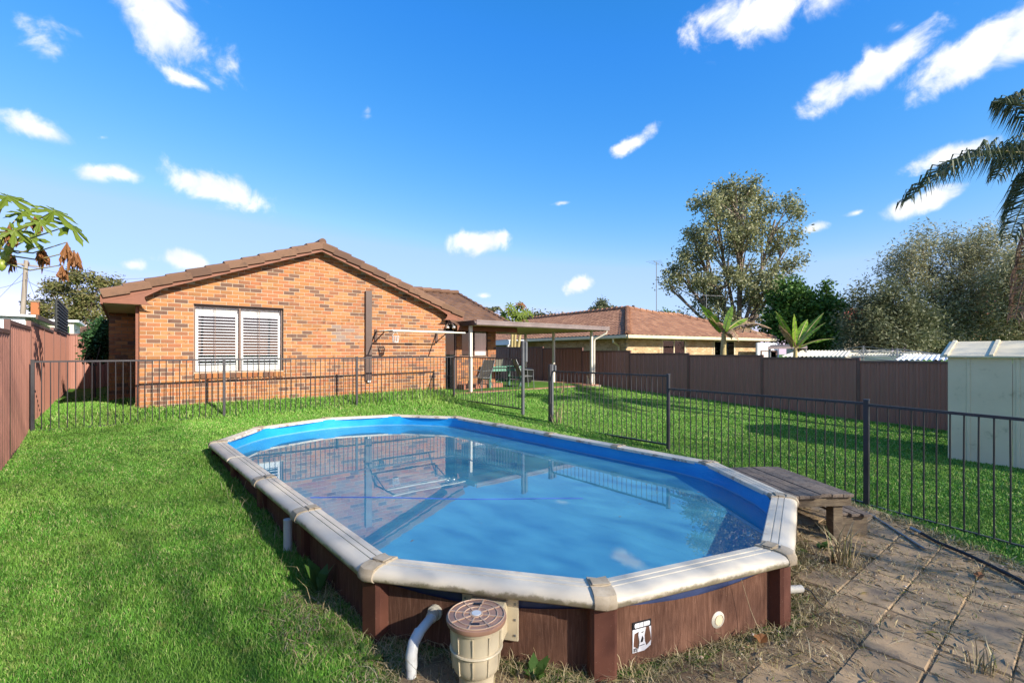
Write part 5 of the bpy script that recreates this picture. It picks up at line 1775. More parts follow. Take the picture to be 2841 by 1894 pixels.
# ------------------------------------------------------------------ palms
def frond(name, mat, parent, root, tip, sag, n, leaf, seed, hang=.7, width=.02):
    """arching rachis with drooping leaflets on both sides"""
    g = random.Random(seed)
    root, tip = Vector(root), Vector(tip)
    d = tip - root
    P = []
    for k in range(15):
        t = k / 14
        P.append(root + d * t + Vector((0, 0, sag * (4 * t * (1 - t)) * .6 + sag * .55 * math.sin(math.pi * t * .8))))
    r = MB().tube(P, [.022 * (1 - .8 * k / 14) + .003 for k in range(15)], 5).build(name, M['stem_green'] if mat != M['palm_dead'] else mat, parent, True)
    side = d.cross(Vector((0, 0, 1))).normalized()
    v, f = [], []
    for k in range(n):
        t = .08 + .92 * k / n
        i = min(13, int(t * 14)); q = t * 14 - i
        p = P[i].lerp(P[i + 1], q)
        tg = (P[i + 1] - P[i]).normalized()
        for s_ in (-1, 1):
            L = leaf * (math.sin(math.pi * min(1, .25 + t * .72)) * .75 + .25) * g.uniform(.75, 1.1)
            o = (side * s_ * g.uniform(.5, 1) + tg * g.uniform(.2, .7) + Vector((0, 0, g.uniform(-.1, .5)))).normalized()
            a = p + o * L * .45
            e = a + (o * .45 + Vector((0, 0, -hang * g.uniform(.7, 1.3)))).normalized() * L * .6
            w = Vector((g.uniform(-1, 1), g.uniform(-1, 1), g.uniform(-1, 1))).normalized() * width * .5
            m = len(v)
            v += [p - w * .5, p + w * .5, a + w, a - w, e]
            f += [(m, m + 1, m + 2, m + 3), (m + 3, m + 2, m + 4)]
    MB().add(v, f).build('leaflet_row', mat, r)
    return r


pc_ = at(2960, 470, 9.0)
palm = empty('palm_tree', 'palm with long drooping fronds reaching in from the right edge', 'palm tree', (pc_.x, pc_.y, .0))
MB().tube([(pc_.x, pc_.y, -.2), (pc_.x + .05, pc_.y, 2.4), (pc_.x, pc_.y, pc_.z)], [.17, .13, .1], 12).build('trunk', M['bark'], palm, True)
for (tx_, ty_, tz_, sg, mt, nm, lf, hg_) in ((2512, 590, 8.6, .62, 'palm', 'frond', .85, 1.3), (2775, 310, 8.2, .5, 'palm', 'frond', .75, 1.3), (2800, 690, 8.4, .5, 'palm', 'frond', .75, 1.3), (2815, 900, 8.8, .35, 'palm_dead', 'dead_frond', .6, 2.2),
                                     (2760, 520, 11.2, .6, 'palm', 'frond', .75, 1.3), (3150, 280, 8.6, .5, 'palm', 'frond', .75, 1.3), (3280, 600, 9, .5, 'palm', 'frond', .75, 1.3), (3000, 260, 11, .5, 'palm', 'frond', .75, 1.3), (3200, 500, 7, .5, 'palm', 'frond', .75, 1.3), (2850, 780, 9.4, .4, 'palm_dead', 'dead_frond', .6, 2.2)):
    frond(nm, M[mt], palm, pc_, at(tx_, ty_, tz_), sg, 150, lf, int(tx_ + ty_), hg_, .03)
# distant palm tops behind the house
for (px, py, z, lab) in ((1365, 870, 40, 'distant blue-green palm top behind the house roof, left of the papaya'),):
    c = at(px, py, z)
    dp_ = empty('palm_tree', lab, 'palm tree', (c.x, c.y, .4))
    MB().tube([(c.x, c.y, .2), c], [.16, .1], 8).build('trunk', M['bark'], dp_)
    for k in range(13):
        a = 2 * math.pi * k / 13
        frond('frond', M['olive_dark'], dp_, c, c + Vector((1.1 * math.cos(a), 1.1 * math.sin(a), .15 * math.sin(3 * a) - .2)), .5, 26, .34, k, .8, .06)


# ------------------------------------------------------------------ papaya
def papaya_leaf(name, mat, parent, c, nrm, up, r, seed, dead=False):
    g = random.Random(seed)
    nrm = Vector(nrm).normalized(); up = Vector(up)
    x = up.cross(nrm).normalized(); y = nrm.cross(x)
    pts = [(0, 0, 0)]
    lobes_ = 7
    ring = []
    for k in range(lobes_):
        a0 = R(-150 + 300 * k / (lobes_ - 1)) + R(90)
        Lk = r * (1 - .32 * abs(k - 3) / 3) * g.uniform(.88, 1.08)
        for (da, rr_) in ((-.19, .36), (-.17, .62), (-.24, .74), (-.1, .78), (-.07, .93), (0, 1.0), (.07, .9), (.11, .77), (.25, .72), (.16, .6), (.19, .36)):
            ring.append((math.cos(a0 + da) * Lk * rr_, math.sin(a0 + da) * Lk * rr_, -Lk * rr_ * rr_ * g.uniform(.2, .34) if not dead else -Lk * rr_ * g.uniform(.9, 1.5)))
    pts += ring
    n = len(ring)
    if dead:
        pts = [(p[0] * .32 + g.uniform(-.02, .02), p[1] * .32 + g.uniform(-.02, .02), p[2] * .95 + g.uniform(-.03, .03)) for p in pts]
    V_ = [Vector(c) + x * p[0] + y * p[1] + nrm * p[2] for p in pts]
    if dead:
        V_ = [Vector(c) + Vector(p) for p in pts]
    f = [(0, 1 + k, 1 + (k + 1) % n) for k in range(n - 1)]
    return MB().add(V_, f).build(name, mat, parent)


Zp = 7.6
pbase = at(-60, 960, Zp)
pap = empty('papaya_plant', 'papaya plant with lobed yellow-green leaves and withered leaves at the left edge', 'papaya plant', (pbase.x, pbase.y, .3))
ptop = at(-45, 640, Zp)
MB().tube([(pbase.x, pbase.y, .2), pbase.lerp(ptop, .5), ptop], [.09, .075, .05], 10).build('trunk', M['stem_green'], pap, True)
lv_ = [(20, 545, 7.4, .5, (0.1, -.5, .8)), (150, 585, 7.3, .5, (.3, -.5, .75)), (195, 625, 7.5, .46, (.5, -.4, .6)), (60, 590, 7.9, .42, (0, -.6, .7)), (85, 660, 7.8, .34, (.2, -.7, .3)), (40, 640, 7.2, .36, (.1, -.8, .4)), (-30, 540, 7.6, .5, (0, -.4, .9)),
       (-140, 560, 7.4, .5, (-.4, -.5, .7)), (-200, 640, 7.6, .5, (-.5, -.4, .6)), (-80, 600, 8.3, .5, (0, .4, .8)), (110, 615, 7.0, .3, (.2, -.7, .5))]
for i, (px, py, z, r_, nr) in enumerate(lv_):
    c = at(px, py, z)
    papaya_leaf('leaf', M['papaya'], pap, c, nr, Vector((.77, -.63, -.4)) * (1 if px > -20 else -1), r_ * .82, 40 + i)
    st0 = ptop.lerp(pbase, .04 * (i % 5))
    MB().tube([st0, st0.lerp(c, .55) + Vector((0, 0, -.1)), c], [.016, .012, .008], 6).build('leaf_stalk', M['stem_green'], pap, True)
for i, (px, py, z, r_) in enumerate(((115, 682, 7.5, .27), (185, 672, 7.4, .3), (208, 695, 7.45, .26), (172, 735, 7.4, .2), (25, 625, 7.2, .26), (100, 598, 7.3, .2), (30, 700, 7.7, .22))):
    c = at(px, py, z)
    papaya_leaf('withered_leaf', M['dead_leaf'], pap, c, (0, 0, 1), (1, 0, 0), r_ * 1.15, 70 + i, True)
    papaya_leaf('withered_leaf', M['dead_leaf'], pap, c + Vector((.02, .03, -.03)), (0, 0, 1), (1, 0, 0), r_, 90 + i, True)
    st0 = ptop.lerp(pbase, .1 + .04 * i)
    MB().tube([st0, st0.lerp(c, .6) + Vector((0, 0, -.14)), c], [.014, .011, .007], 6).build('leaf_stalk', M['stem_green'], pap, True)
for i, (px, py) in enumerate(((5, 735), (15, 712), (-10, 700), (25, 690), (-25, 740), (0, 670))):
    c = at(px, py, 7.45 + .05 * (i % 3))
    MB().lathe(c + Vector((0, 0, -.1)), [(.005, 0), (.035, .03), (.055, .08), (.055, .12), (.03, .18), (.008, .2)], 12).build('fruit', M['fruit'], pap, True)
# papaya behind the house with pale stems
Zq = 24.0
c = at(1428, 885, Zq)
pp2 = empty('papaya_plant', 'papaya plant with three pale stems behind the patio roof', 'papaya plant', (c.x, c.y, .4))
for (px0, py0, px1, py1) in ((1420, 960, 1422, 880), (1428, 960, 1432, 875), (1438, 960, 1450, 882)):
    MB().tube([at(px0, 1010, Zq), at(px0, py0, Zq), at(px1, py1, Zq)], [.09, .08, .05], 8).build('stem', M['banana_stem'], pp2, True)
for i in range(34):
    g = random.Random(i + 500)
    cc = at(1428 + g.gauss(0, 20), 872 + g.gauss(0, 12), Zq + g.uniform(-.6, .6))
    papaya_leaf('leaf', M['papaya'] if i % 5 else M['dead_leaf'], pp2, cc, (g.uniform(-.5, .5), -.7, g.uniform(.2, .9)), (g.uniform(-1, 1), 0, -.6), .36, i + 200)


# ------------------------------------------------------------------ banana plants
def banana_leaf(name, mat, parent, root, tip, arch, width, seed, torn=.3, roll=0.0):
    g = random.Random(seed)
    root, tip = Vector(root), Vector(tip)
    d = tip - root
    n = 22
    P = [root + d * (k / n) + Vector((0, 0, arch * math.sin(math.pi * .85 * k / n))) for k in range(n + 1)]
    mid = MB().tube(P, [.022 * (1 - .8 * k / n) for k in range(n + 1)], 5).build(name, M['banana_stem'], parent, True)
    sd = d.cross(Vector((0, 0, 1))).normalized()
    sd = (Matrix.Rotation(roll, 3, d.normalized()) @ sd)
    v, f = [], []
    for s_ in (-1, 1):
        k = 2
        while k < n:
            m = k + g.choice((1, 2, 3)) if g.random() < torn * 2 else k + 4
            m = min(m, n)
            dr = g.uniform(.0, .55) * torn * 2
            for q in range(k, m):
                t0, t1 = q / n, (q + 1) / n
                w0 = width * math.sin(math.pi * min(1, .12 + .9 * t0)) ** .6
                w1 = width * math.sin(math.pi * min(1, .12 + .9 * t1)) ** .6 if t1 < 1 else width * .1
                dn = Vector((0, 0, -1))
                a, b = P[q], P[q + 1]
                e0 = a + (sd * s_ * (1 - dr * .5) + dn * (dr + .12)).normalized() * w0
                e1 = b + (sd * s_ * (1 - dr * .5) + dn * (dr + .12)).normalized() * w1
                gap = .12 if q == m - 1 and m < n else 0
                i0 = len(v)
                v += [a, b, e1.lerp(e0, gap * 2), e0]
                f += [(i0, i0 + 1, i0 + 2, i0 + 3)]
            k = m
    MB().add(v, f).build('blade', mat, mid)
    return mid


Zb = 16.0
bb0 = at(2006, 1000, Zb)
bp1 = empty('banana_plant', 'ragged banana plant with one upright leaf and dry brown leaves behind the fence', 'banana plant', (bb0.x, bb0.y, .1), 'banana plants')
btop = at(2008, 925, Zb)
MB().tube([(bb0.x, bb0.y, .05), (bb0.x, bb0.y, 1.3), btop], [.13, .11, .07], 10).build('stem', M['banana_stem'], bp1, True)
for i, (px, py, z, ar, w, mt, tn, rl) in enumerate(((1942, 845, 15.8, .05, .14, 'banana', .35, .9), (2033, 848, 15.7, .04, .22, 'banana', .03, 1.2), (2075, 888, 16.4, .15, .2, 'banana', .3, .2), (1962, 885, 15.9, .1, .16, 'banana_dry', .5, .4),
                                             (2140, 925, 15.8, .35, .24, 'banana_dry', .5, 0), (2120, 945, 15.6, .3, .22, 'banana_dry', .5, .2), (2050, 960, 15.6, .35, .2, 'banana_dry', .5, .2), (2090, 910, 16.5, .3, .2, 'banana_dry', .5, 0), (2030, 950, 16.3, .25, .18, 'banana_dry', .5, 0))):
    banana_leaf('leaf' if mt == 'banana' else 'dry_leaf', M[mt], bp1, btop, at(px, py, z), ar, w, 300 + i, tn, rl)
Zc = 14.6
bb1 = at(2205, 1000, Zc)
bp2 = empty('banana_plant', 'bright yellow-green banana plant with fanned leaves behind the fence', 'banana plant', (bb1.x, bb1.y, .1), 'banana plants')
bt1 = at(2207, 968, Zc)
MB().tube([(bb1.x, bb1.y, .05), (bb1.x, bb1.y, 1.2), bt1], [.1, .085, .05], 10).build('stem', M['banana_stem'], bp2, True)
for i, (px, py, z, ar, w, mt, tn, rl) in enumerate(((2152, 866, 14.5, .06, .11, 'banana', .3, .8), (2203, 872, 14.3, .03, .15, 'banana', .02, 1.2), (2285, 872, 14.5, .1, .13, 'banana', .15, .5), (2290, 900, 14.3, .12, .13, 'banana', .3, .3), (2315, 945, 14.2, .12, .12, 'banana', .35, .1), (2160, 905, 14.4, .1, .12, 'banana_dry', .4, .3), (2240, 890, 15.3, .1, .14, 'banana', .15, .4))):
    banana_leaf('leaf' if mt == 'banana' else 'dry_leaf', M[mt], bp2, bt1, at(px, py, z), ar, w, 330 + i, tn, rl)

# ================================================================== BACKGROUND THINGS
# red roofed house far right
c = at(2365, 930, 48)
rh = empty('distant_house', 'distant two-storey house with red tiled roof between the trees', 'house', (c.x, c.y, .3))
f1 = Vector((_c, -_s, 0)); f2 = Vector((_s, _c, 0))
rz0 = -R(CAM_YAW) + R(8)
MB().box(c + f1 * 1.0 + f2 * 4 + Vector((0, 0, -.3)), (5.5, 8, 4.4), rz0).build('wall', M['soffit'], rh)
q = [at(2338, 905, 46), at(2440, 905, 46), at(2420, 858, 50), at(2345, 856, 50)]
MB().prism(q, (0, 0, .1)).build('roof', M['tile_red'], rh)
w_ = MB().prism([at(2345, 908, 45.9), at(2367, 908, 45.9), at(2367, 930, 45.9), at(2345, 930, 45.9)], f2 * .05).build('window', M['room_dark'], rh)
MB().prism([at(2343, 906, 45.85), at(2369, 906, 45.85), at(2369, 909, 45.85), at(2343, 909, 45.85)], f2 * .05).build('frame', M['white'], w_)
bal = MB().prism([at(2332, 938, 45.5), at(2380, 938, 45.5), at(2380, 940, 45.5), at(2332, 940, 45.5)], f2 * 1).build('balcony', M['white'], rh)
for k in range(13):
    p = at(2333 + k * 3.8, 938, 45.5)
    MB().tube([p - Vector((0, 0, .4)), p], .03, 4).build('baluster', M['white'], bal)
c = at(2800, 870, 44)
rh2 = empty('distant_house', 'distant red roofed brick house glimpsed through the feathery tree', 'house', (c.x, c.y, .3))
MB().box(c + f2 * 3 + Vector((0, 0, -1.5)), (9, 6, 4.5), -R(CAM_YAW)).build('wall', M['brick_cream'], rh2)
MB().prism([at(2690, 872, 42), at(2920, 872, 42), at(2880, 815, 47), at(2730, 815, 47)], (0, 0, .1)).build('roof', M['tile_red'], rh2)


# sheds with ribbed roofs just behind the right fence
def ribbed_roof(name, label, corners, mat, n, wallz=None, rib=.035):
    """corners: near-left, near-right, far-right, far-left"""
    a, b, c, d = [Vector(p) for p in corners]
    t = empty(name, label, 'shed', (a.x, a.y, .0), 'sheds behind the fence')
    pr_, i0 = [], None
    k = 0
    v, f = [], []
    m = n * 4
    for k in range(m + 1):
        q = k / m
        o = Vector((0, 0, rib if k % 4 in (1, 2) else 0))
        v += [a.lerp(b, q) + o, d.lerp(c, q) + o]
    f = [(2 * k, 2 * k + 2, 2 * k + 3, 2 * k + 1) for k in range(m)]
    MB().add(v, f).build('roof_sheet', mat, t)
    MB().prism([Vector((p.x, p.y, p.z - .03)) for p in (a, b)] + [Vector((b.x, b.y, .0)), Vector((a.x, a.y, .0))], (b - a).cross(Vector((0, 0, 1))).normalized() * -.05).build('wall', mat, t)
    MB().prism([Vector((p.x, p.y, p.z - .03)) for p in (b, c)] + [Vector((c.x, c.y, .0)), Vector((b.x, b.y, .0))], (c - b).cross(Vector((0, 0, 1))).normalized() * -.05).build('side_wall', mat, t)
    return t


ribbed_roof('garden_shed', 'low shed with pale ribbed roof directly behind the fence by the banana plant', [at(2165, 990, 17), at(2350, 990, 16.5), at(2362, 974, 20), at(2215, 973, 20.5)], M['corr_cream'], 16)
ribbed_roof('garden_shed', 'long cream corrugated shed behind the neighbouring clothesline', [at(2330, 985, 22), at(2560, 987, 20), at(2555, 977, 25), at(2360, 976, 27)], M['corr_cream'], 26)
ribbed_roof('garden_shed', 'white flat shed roof just left of the cream garden shed', [at(2480, 1000, 14), at(2640, 1000, 13.2), at(2640, 986, 16), at(2510, 984, 17)], M['white'], 10)
# grey tank-like clutter under the trees: carport frame
cp = empty('carport', 'dark open carport between the neighbouring house and the banana plant', 'carport', tuple(at(2150, 1000, 20)))
MB().prism([at(2130, 968, 19), at(2240, 966, 19), at(2235, 960, 23), at(2140, 961, 23)], (0, 0, .08)).build('roof', M['fascia'], cp)
for px in (2135, 2235):
    p = at(px, 968, 19.2)
    MB().tube([(p.x, p.y, 0), p], .05, 6).build('post', M['steel'], cp)


def rotary(label, c, r):
    c = Vector(c)
    t = empty('rotary_clothesline', label, 'clothesline', (c.x, c.y, 0), 'rotary clotheslines')
    MB().tube([(c.x, c.y, 0), c + Vector((0, 0, .1))], .03, 8).build('mast', M['steel'], t)
    tips = []
    for k in range(4):
        a = R(20 + 90 * k)
        e = c + Vector((math.cos(a) * r, math.sin(a) * r, -.16))
        tips.append(e)
        MB().tube([c + Vector((0, 0, -.35)), e], .018, 6).build('arm', M['steel'], t)
        MB().tube([c + Vector((0, 0, .08)), c.lerp(e, .7)], .01, 5).build('stay', M['steel'], t)
    for q in (.5, .75, 1.0):
        for k in range(4):
            MB().tube([c.lerp(tips[k], q), c.lerp(tips[(k + 1) % 4], q)], .005, 4).build('line', M['line'], t)
    return t


rotary('rotary clothesline behind the fence closer to the banana plant', at(2395, 966, 20), 1.7)
rotary('rotary clothesline behind the fence next to the cream garden shed', at(2489, 974, 16.5), 1.7)

# left neighbour: white shed, tiled roof, mesh screen, pole and wires
ws = empty('neighbour_shed', 'white panelled neighbouring shed above the left fence', 'shed', (-3.5, 23.4, .4))
for k in range(4):
    MB().b2((-2.62 - 1.55 * (k + 1), 23.4, .4), (-2.64 - 1.55 * k, 23.45, 3.02)).build('wall_panel', M['fibro_white'], ws)
for k in range(14):
    MB().b2((-2.66, 23.46 + .5 * k, .4), (-2.62, 23.46 + .5 * k + .44, 3.0)).build('side_panel', M['corr_cream'], ws)
MB().prism([(-9.0, 23.2, 3.12), (-2.35, 23.2, 3.05), (-2.35, 30.6, 3.05), (-9.0, 30.6, 3.12)], (0, 0, .07)).build('roof', M['white'], ws)
MB().b2((-2.36, 23.18, 2.98), (-2.3, 30.6, 3.13)).build('gutter', M['tile'], ws)
ws2 = empty('neighbour_shed', 'pale green lean-to behind the white shed on the left', 'shed', (-2.6, 31.5, .4))
MB().b2((-5, 31.6, .4), (-1.9, 36, 3.3)).build('wall', M['corr_cream'], ws2)
MB().b2((-5.2, 31.4, 3.3), (-1.7, 36.2, 3.4)).build('roof', M['white'], ws2)
MB().b2((-2.5, 31.56, 1.0), (-2.05, 31.59, 3.1)).build('door', M['shrub'], ws2)
th = empty('tiled_house', 'neighbouring house with grey-brown tiled roof at the end of the side passage', 'house', tuple(at(235, 980, 32)))
MB().prism([at(196, 922, 31), at(262, 922, 31), at(262, 960, 31), at(196, 960, 31)], f2 * .2).build('wall', M['white'], th)
q_o = at(194, 921, 30.8)
tiled_slope(th, q_o, f1, (f2 * .9 + Vector((0, 0, .42))).normalized(), [(0, 0), (3.5, 0), (3.5, 2.6), (1.5, 2.6)], M['tile'], 'lefth', .3, .3, 60, 'left_roof_tile_field')
sc2 = empty('mesh_screen', 'dark square mesh screen fixed above the brown fence in the side passage', 'screen', (lfx(19), 19, 2.4))
y0, y1 = 17.35, 21.8
fr_m = MB()
mw = .02
v0 = []
for k in range(19):
    y = y0 + (y1 - y0) * k / 18
    MB().bar((lfx(y) + .03, y, 2.45), (lfx(y) + .03, y, 3.22 + .0 * k), .11, .03, (1, 0, 0)).build('mesh_bar', M['screen'], sc2)
for k in range(9):
    z = 2.47 + .092 * k
    MB().bar((lfx(y0) + .05, y0, z), (lfx(y1) + .05, y1, z), .03, .05).build('mesh_bar', M['screen'], sc2)
MB().bar((lfx(y0) + .0, y0, 2.83), (lfx(y1) + .0, y1, 2.83), .01, .74).build('mesh_cloth', M['screen'], sc2)
pp0, pp1 = at(56, 985, 38), at(73, 722, 38)
up_ = empty('power_pole', 'leaning timber power pole on the left behind the papaya', 'power pole', (pp0.x, pp0.y, .4))
MB().tube([pp0, pp1], [.2, .14], 10).build('pole', M['pole_wood'], up_, True)
cr = at(73, 735, 38)
MB().bar(cr - f1 * .25 - f2 * .9, cr + f1 * .25 + f2 * .9, .1, .12).build('crossarm', M['pole_wood'], up_)
for (px, py) in ((62, 738), (80, 734)):
    MB().tube([at(px, py, 38), at(px, py - 6, 38)], .05, 6).build('insulator', M['brown_metal'], up_)


def wire(label, a, b, sag, r=.012):
    a, b = Vector(a), Vector(b)
    P = [a.lerp(b, k / 16) + Vector((0, 0, -sag * 4 * (k / 16) * (1 - k / 16))) for k in range(17)]
    tag(MB().tube(P, r, 5).build('power_line', M['wire'], None, True), label, 'power line', 'power lines from the pole')


wire('upper power line from the pole to the right above the gum tree', at(73, 737, 38), at(420, 770, 46), .5)
wire('lower service wire from the pole running right to the house roof', at(70, 775, 38), at(300, 802, 24), .6, .014)
wire('slanting stay wire going down left from the pole', at(70, 750, 38), at(-60, 880, 38), .1)
wire('short service wire from the pole to the left edge', at(66, 776, 38), at(-80, 800, 30), .3)
wire('wire dropping from the pole to the shed roof', at(72, 752, 38), at(110, 850, 34), .2)
wire('power line behind the palm tops over the house', at(1340, 868, 60), at(1560, 872, 70), .4, .03)
up2 = empty('power_pole', 'distant power pole with crossarm above the patio roof', 'power pole', tuple(at(1561, 985, 70)))
MB().tube([at(1561, 985, 70), at(1561, 864, 70)], .17, 8).build('pole', M['pole_wood'], up2)
MB().bar(at(1551, 871, 70), at(1574, 869, 70), .12, .14).build('crossarm', M['pole_wood'], up2)
up3 = empty('power_pole', 'distant dark pole top above the neighbouring roof ridge', 'power pole', tuple(at(1757, 985, 62)))
MB().tube([at(1757, 985, 62), at(1757, 847, 62)], .17, 8).build('pole', M['bark_dark'], up3)
# chimney and small things on the left roofs
ch_ = empty('brick_chimney', 'small brick chimney above the white shed on the left', 'chimney', tuple(at(98, 880, 40)))
MB().box(at(98, 862, 40), (.5, .5, 1.6), 0).build('stack', M['brick'], ch_)
MB().box(at(98, 836, 40), (.62, .62, .12), 0).build('cap', M['mortar_grey'], ch_)

# added unseen trees, leaves spread evenly to dim sun over the near yard
for i, (x, y, h) in enumerate(SHADE):
    pt_ = empty('added_shade_tree', SHADE_LABELS[i], 'tree', (x, y, 0), 'added shade trees behind the yard')
    gs = np.random.default_rng(600 + i)
    nl_ = int(SHADE_N * (h - 4.6))
    zt = 4.6 + (h - 4.6) * gs.uniform(0, 1, nl_) * (1 - .06 * gs.uniform(0, 1, nl_))
    leaf_cloud('crown', np.stack([x + gs.uniform(-2.02, 2.02, nl_), y + gs.uniform(-1.4, 1.4, nl_), zt], 1), .05, 1, .082, .6, M['olive'], pt_, .3, 600 + i)
    MB().tube([(x, y, -.2), (x + .1, y, 5), (x, y, h - 2)], [.075, .05, .02], 8).build('trunk', M['bark'], pt_, True)

# ================================================================== GRASS AND LITTER
FWD = np.array((_s, _c)); RGT = np.array((_c, -_s))


def blades(name, label, n, xr, yr, density, height, width, mat, keep, seed, lean=.5, segs=2, hfun=None):
    """one mesh of single grass blades; density falls off with distance from the camera"""
    g = np.random.default_rng(seed)
    x = g.uniform(*xr, n); y = g.uniform(*yr, n)
    zf = x * FWD[0] + y * FWD[1]; xf = x * RGT[0] + y * RGT[1]
    k = (zf > 1.2) & (np.abs(xf) < zf * 1.25 + 1.0)
    d = np.hypot(x, y)
    k &= g.uniform(0, 1, n) < density(d)
    x, y, d = x[k], y[k], d[k]
    k = keep(x, y)
    x, y, d = x[k], y[k], d[k]
    n = len(x)
    z = ground(x, y) - .005
    a = g.uniform(0, 2 * np.pi, n)
    h = height(x, y, d, g) * g.uniform(.55, 1.25, n)
    w = width(d) * g.uniform(.7, 1.3, n)
    ln = lean * h * g.uniform(.1, 1.3, n)
    la = g.uniform(0, 2 * np.pi, n)
    sx, sy = np.cos(a) * w / 2, np.sin(a) * w / 2
    dx, dy = np.cos(la) * ln, np.sin(la) * ln
    P = np.stack([x, y, z], 1)
    S2 = np.stack([sx, sy, np.zeros(n)], 1)
    mid_ = P + np.stack([dx * .35, dy * .35, h * .6], 1)
    tip = P + np.stack([dx, dy, h * (1 - .25 * (ln / np.maximum(h, 1e-4)) ** 2).clip(.3, 1)], 1)
    V = np.stack([P - S2, P + S2, mid_ + S2 * .8, mid_ - S2 * .8, tip], 1).reshape(-1, 3)
    b = np.arange(n)[:, None] * 5
    F = np.concatenate([b + np.array((0, 1, 2)), b + np.array((0, 2, 3)), b + np.array((3, 2, 4))], 0)
    o = bpy.data.objects.new(name, np_mesh(name, V, F, mat))
    link(o)
    tag(o, label, 'grass', kind='stuff')
    print(name, n)
    return o


def free(x, y):
    r = ~inside(pool_off(.03), x, y) & ~inside(PAVE, x, y)
    r &= x > (-1.0 - .0223 * y)
    r &= x < 14.5
    r &= ~((x > HX0 - .01) & (x < HX1) & (y > HY - .01)) & ~((x > -.3) & (y > 15.1) & (x < HX1))
    r &= ~((x > 7.5) & (x < 14.0) & (y > 11.97))
    r &= ~((x > SX0 - .01) & (x < SX1 + .1) & (y < SY1 + .02))
    return r


def long_zone(x, y):
    z = smoothstep(11.0, 12.2, y) * .75 * (1 - .75 * smoothstep(7.3, 8.0, x)) + smoothstep(9.9, 10.6, y) * .45 * smoothstep(2.5, 6.0, x) * (1 - smoothstep(7.6, 8.6, x))
    z += .5 * np.exp(-((x - 7.0) ** 2 + (y - 11.3) ** 2) / .8) + .4 * np.exp(-((x - 14.2) ** 2) / .15)
    z += .3 * np.exp(-((y - 11.58) ** 2) / .02) * (x < 7.4) + .3 * np.exp(-((x - 7.3) ** 2) / .015) * (y > 4.6)
    pd = np.min(np.hypot(x[:, None] - POOL[:, 0], y[:, None] - POOL[:, 1]), 1)
    z += .35 * (pd < .4)
    return np.clip(z, 0, 1.2)


def patchy(x, y):
    return .5 + .5 * np.sin(x * 2.1 + 1.3 * np.sin(y * 1.7)) * np.sin(y * 1.9 + 1.1 * np.sin(x * 1.3))


blades('lawn_grass', 'short bright green lawn grass around the pool', 4800000, (-1.5, 14.6), (-.5, 18), lambda d: np.clip((4.2 / np.maximum(d, .1)) ** 1.55, .1, 1.0) * .82,
       lambda x, y, d, g: .028 + .012 * patchy(x, y) + .06 * long_zone(x, y), lambda d: .0036 + .0010 * np.maximum(d - 3, 0), M['grass'], free, 91, .75)
# taller seeding stalks near the house, the fence corner and the right fence
blades('tall_grass', 'long seeding grass along the house wall and fences', 60000, (-1.2, 14.5), (9.6, 13), lambda d: np.ones_like(d) * .5,
       lambda x, y, d, g: .07 + .14 * long_zone(x, y) * g.uniform(.3, 1, len(x)), lambda d: .006 + .0007 * d, M['grass'], lambda x, y: free(x, y) & (np.random.default_rng(3).uniform(0, 1, len(x)) < long_zone(x, y) * .5), 92, .6)


def dry_keep(x, y):
    pd = np.min(np.stack([np.abs(np.cross(POOL[(i + 1) % NP_] - POOL[i], np.stack([x, y], 1) - POOL[i])) / np.linalg.norm(POOL[(i + 1) % NP_] - POOL[i]) +
                          10 * np.clip(-((np.stack([x, y], 1) - POOL[i]) @ (POOL[(i + 1) % NP_] - POOL[i])), 0, None) +
                          10 * np.clip(((np.stack([x, y], 1) - POOL[(i + 1) % NP_]) @ (POOL[(i + 1) % NP_] - POOL[i])), 0, None) for i in range(NP_)], 0), 0)
    g = np.random.default_rng(17)
    u = g.uniform(0, 1, len(x))
    ins = inside(PAVE, x, y)
    jx = np.abs(((x - 3.5) / .311 + .5) % 1 - .5) * .311; jy = np.abs(((y - .94) / .311 + .5) % 1 - .5) * .311
    joint = np.minimum(jx, jy) < .022
    nz = patchy(x * 2.3, y * 2.3)
    prob = np.where(pd < .5, .55 * (1 - pd / .6), 0) + np.where(ins & joint, .12 + .9 * nz ** 1.5 * smoothstep(2.8, 4.6, x), 0) + np.where(ins, .02 + .10 * nz + .22 * np.exp(-((x - 4.5) ** 2 + (y - 1.25) ** 2) / .25), 0)
    prob += np.where(ins, .7 * np.exp(-np.abs(x - (5.9 + (y - .45) * .55)) / .12), 0)
    return (u < prob) & ~inside(pool_off(.0), x, y)


blades('dry_grass', 'dry straw and weeds along the pool wall and paver joints', 420000, (.6, 7.0), (-.8, 3.6), lambda d: np.ones_like(d),
       lambda x, y, d, g: .03 + .07 * g.uniform(0, 1, len(x)) ** 3, lambda d: .0035 + .0004 * d, M['dry'], dry_keep, 93, 2.2)


def near_pool(x, y):
    return (inside(pool_off(.28), x, y)) & (~inside(pool_off(.04), x, y)) & (y < 9)


blades('dry_grass', 'tangled dry stalks growing against the pool wall', 16000, (.6, 6.2), (1.0, 6.5), lambda d: np.ones_like(d) * .35,
       lambda x, y, d, g: .08 + .16 * g.uniform(0, 1, len(x)) ** 2, lambda d: .004 + 0 * d, M['dry'], lambda x, y: near_pool(x, y) & (patchy(x * 1.9, y * 2.4) > .35), 94, 1.3)
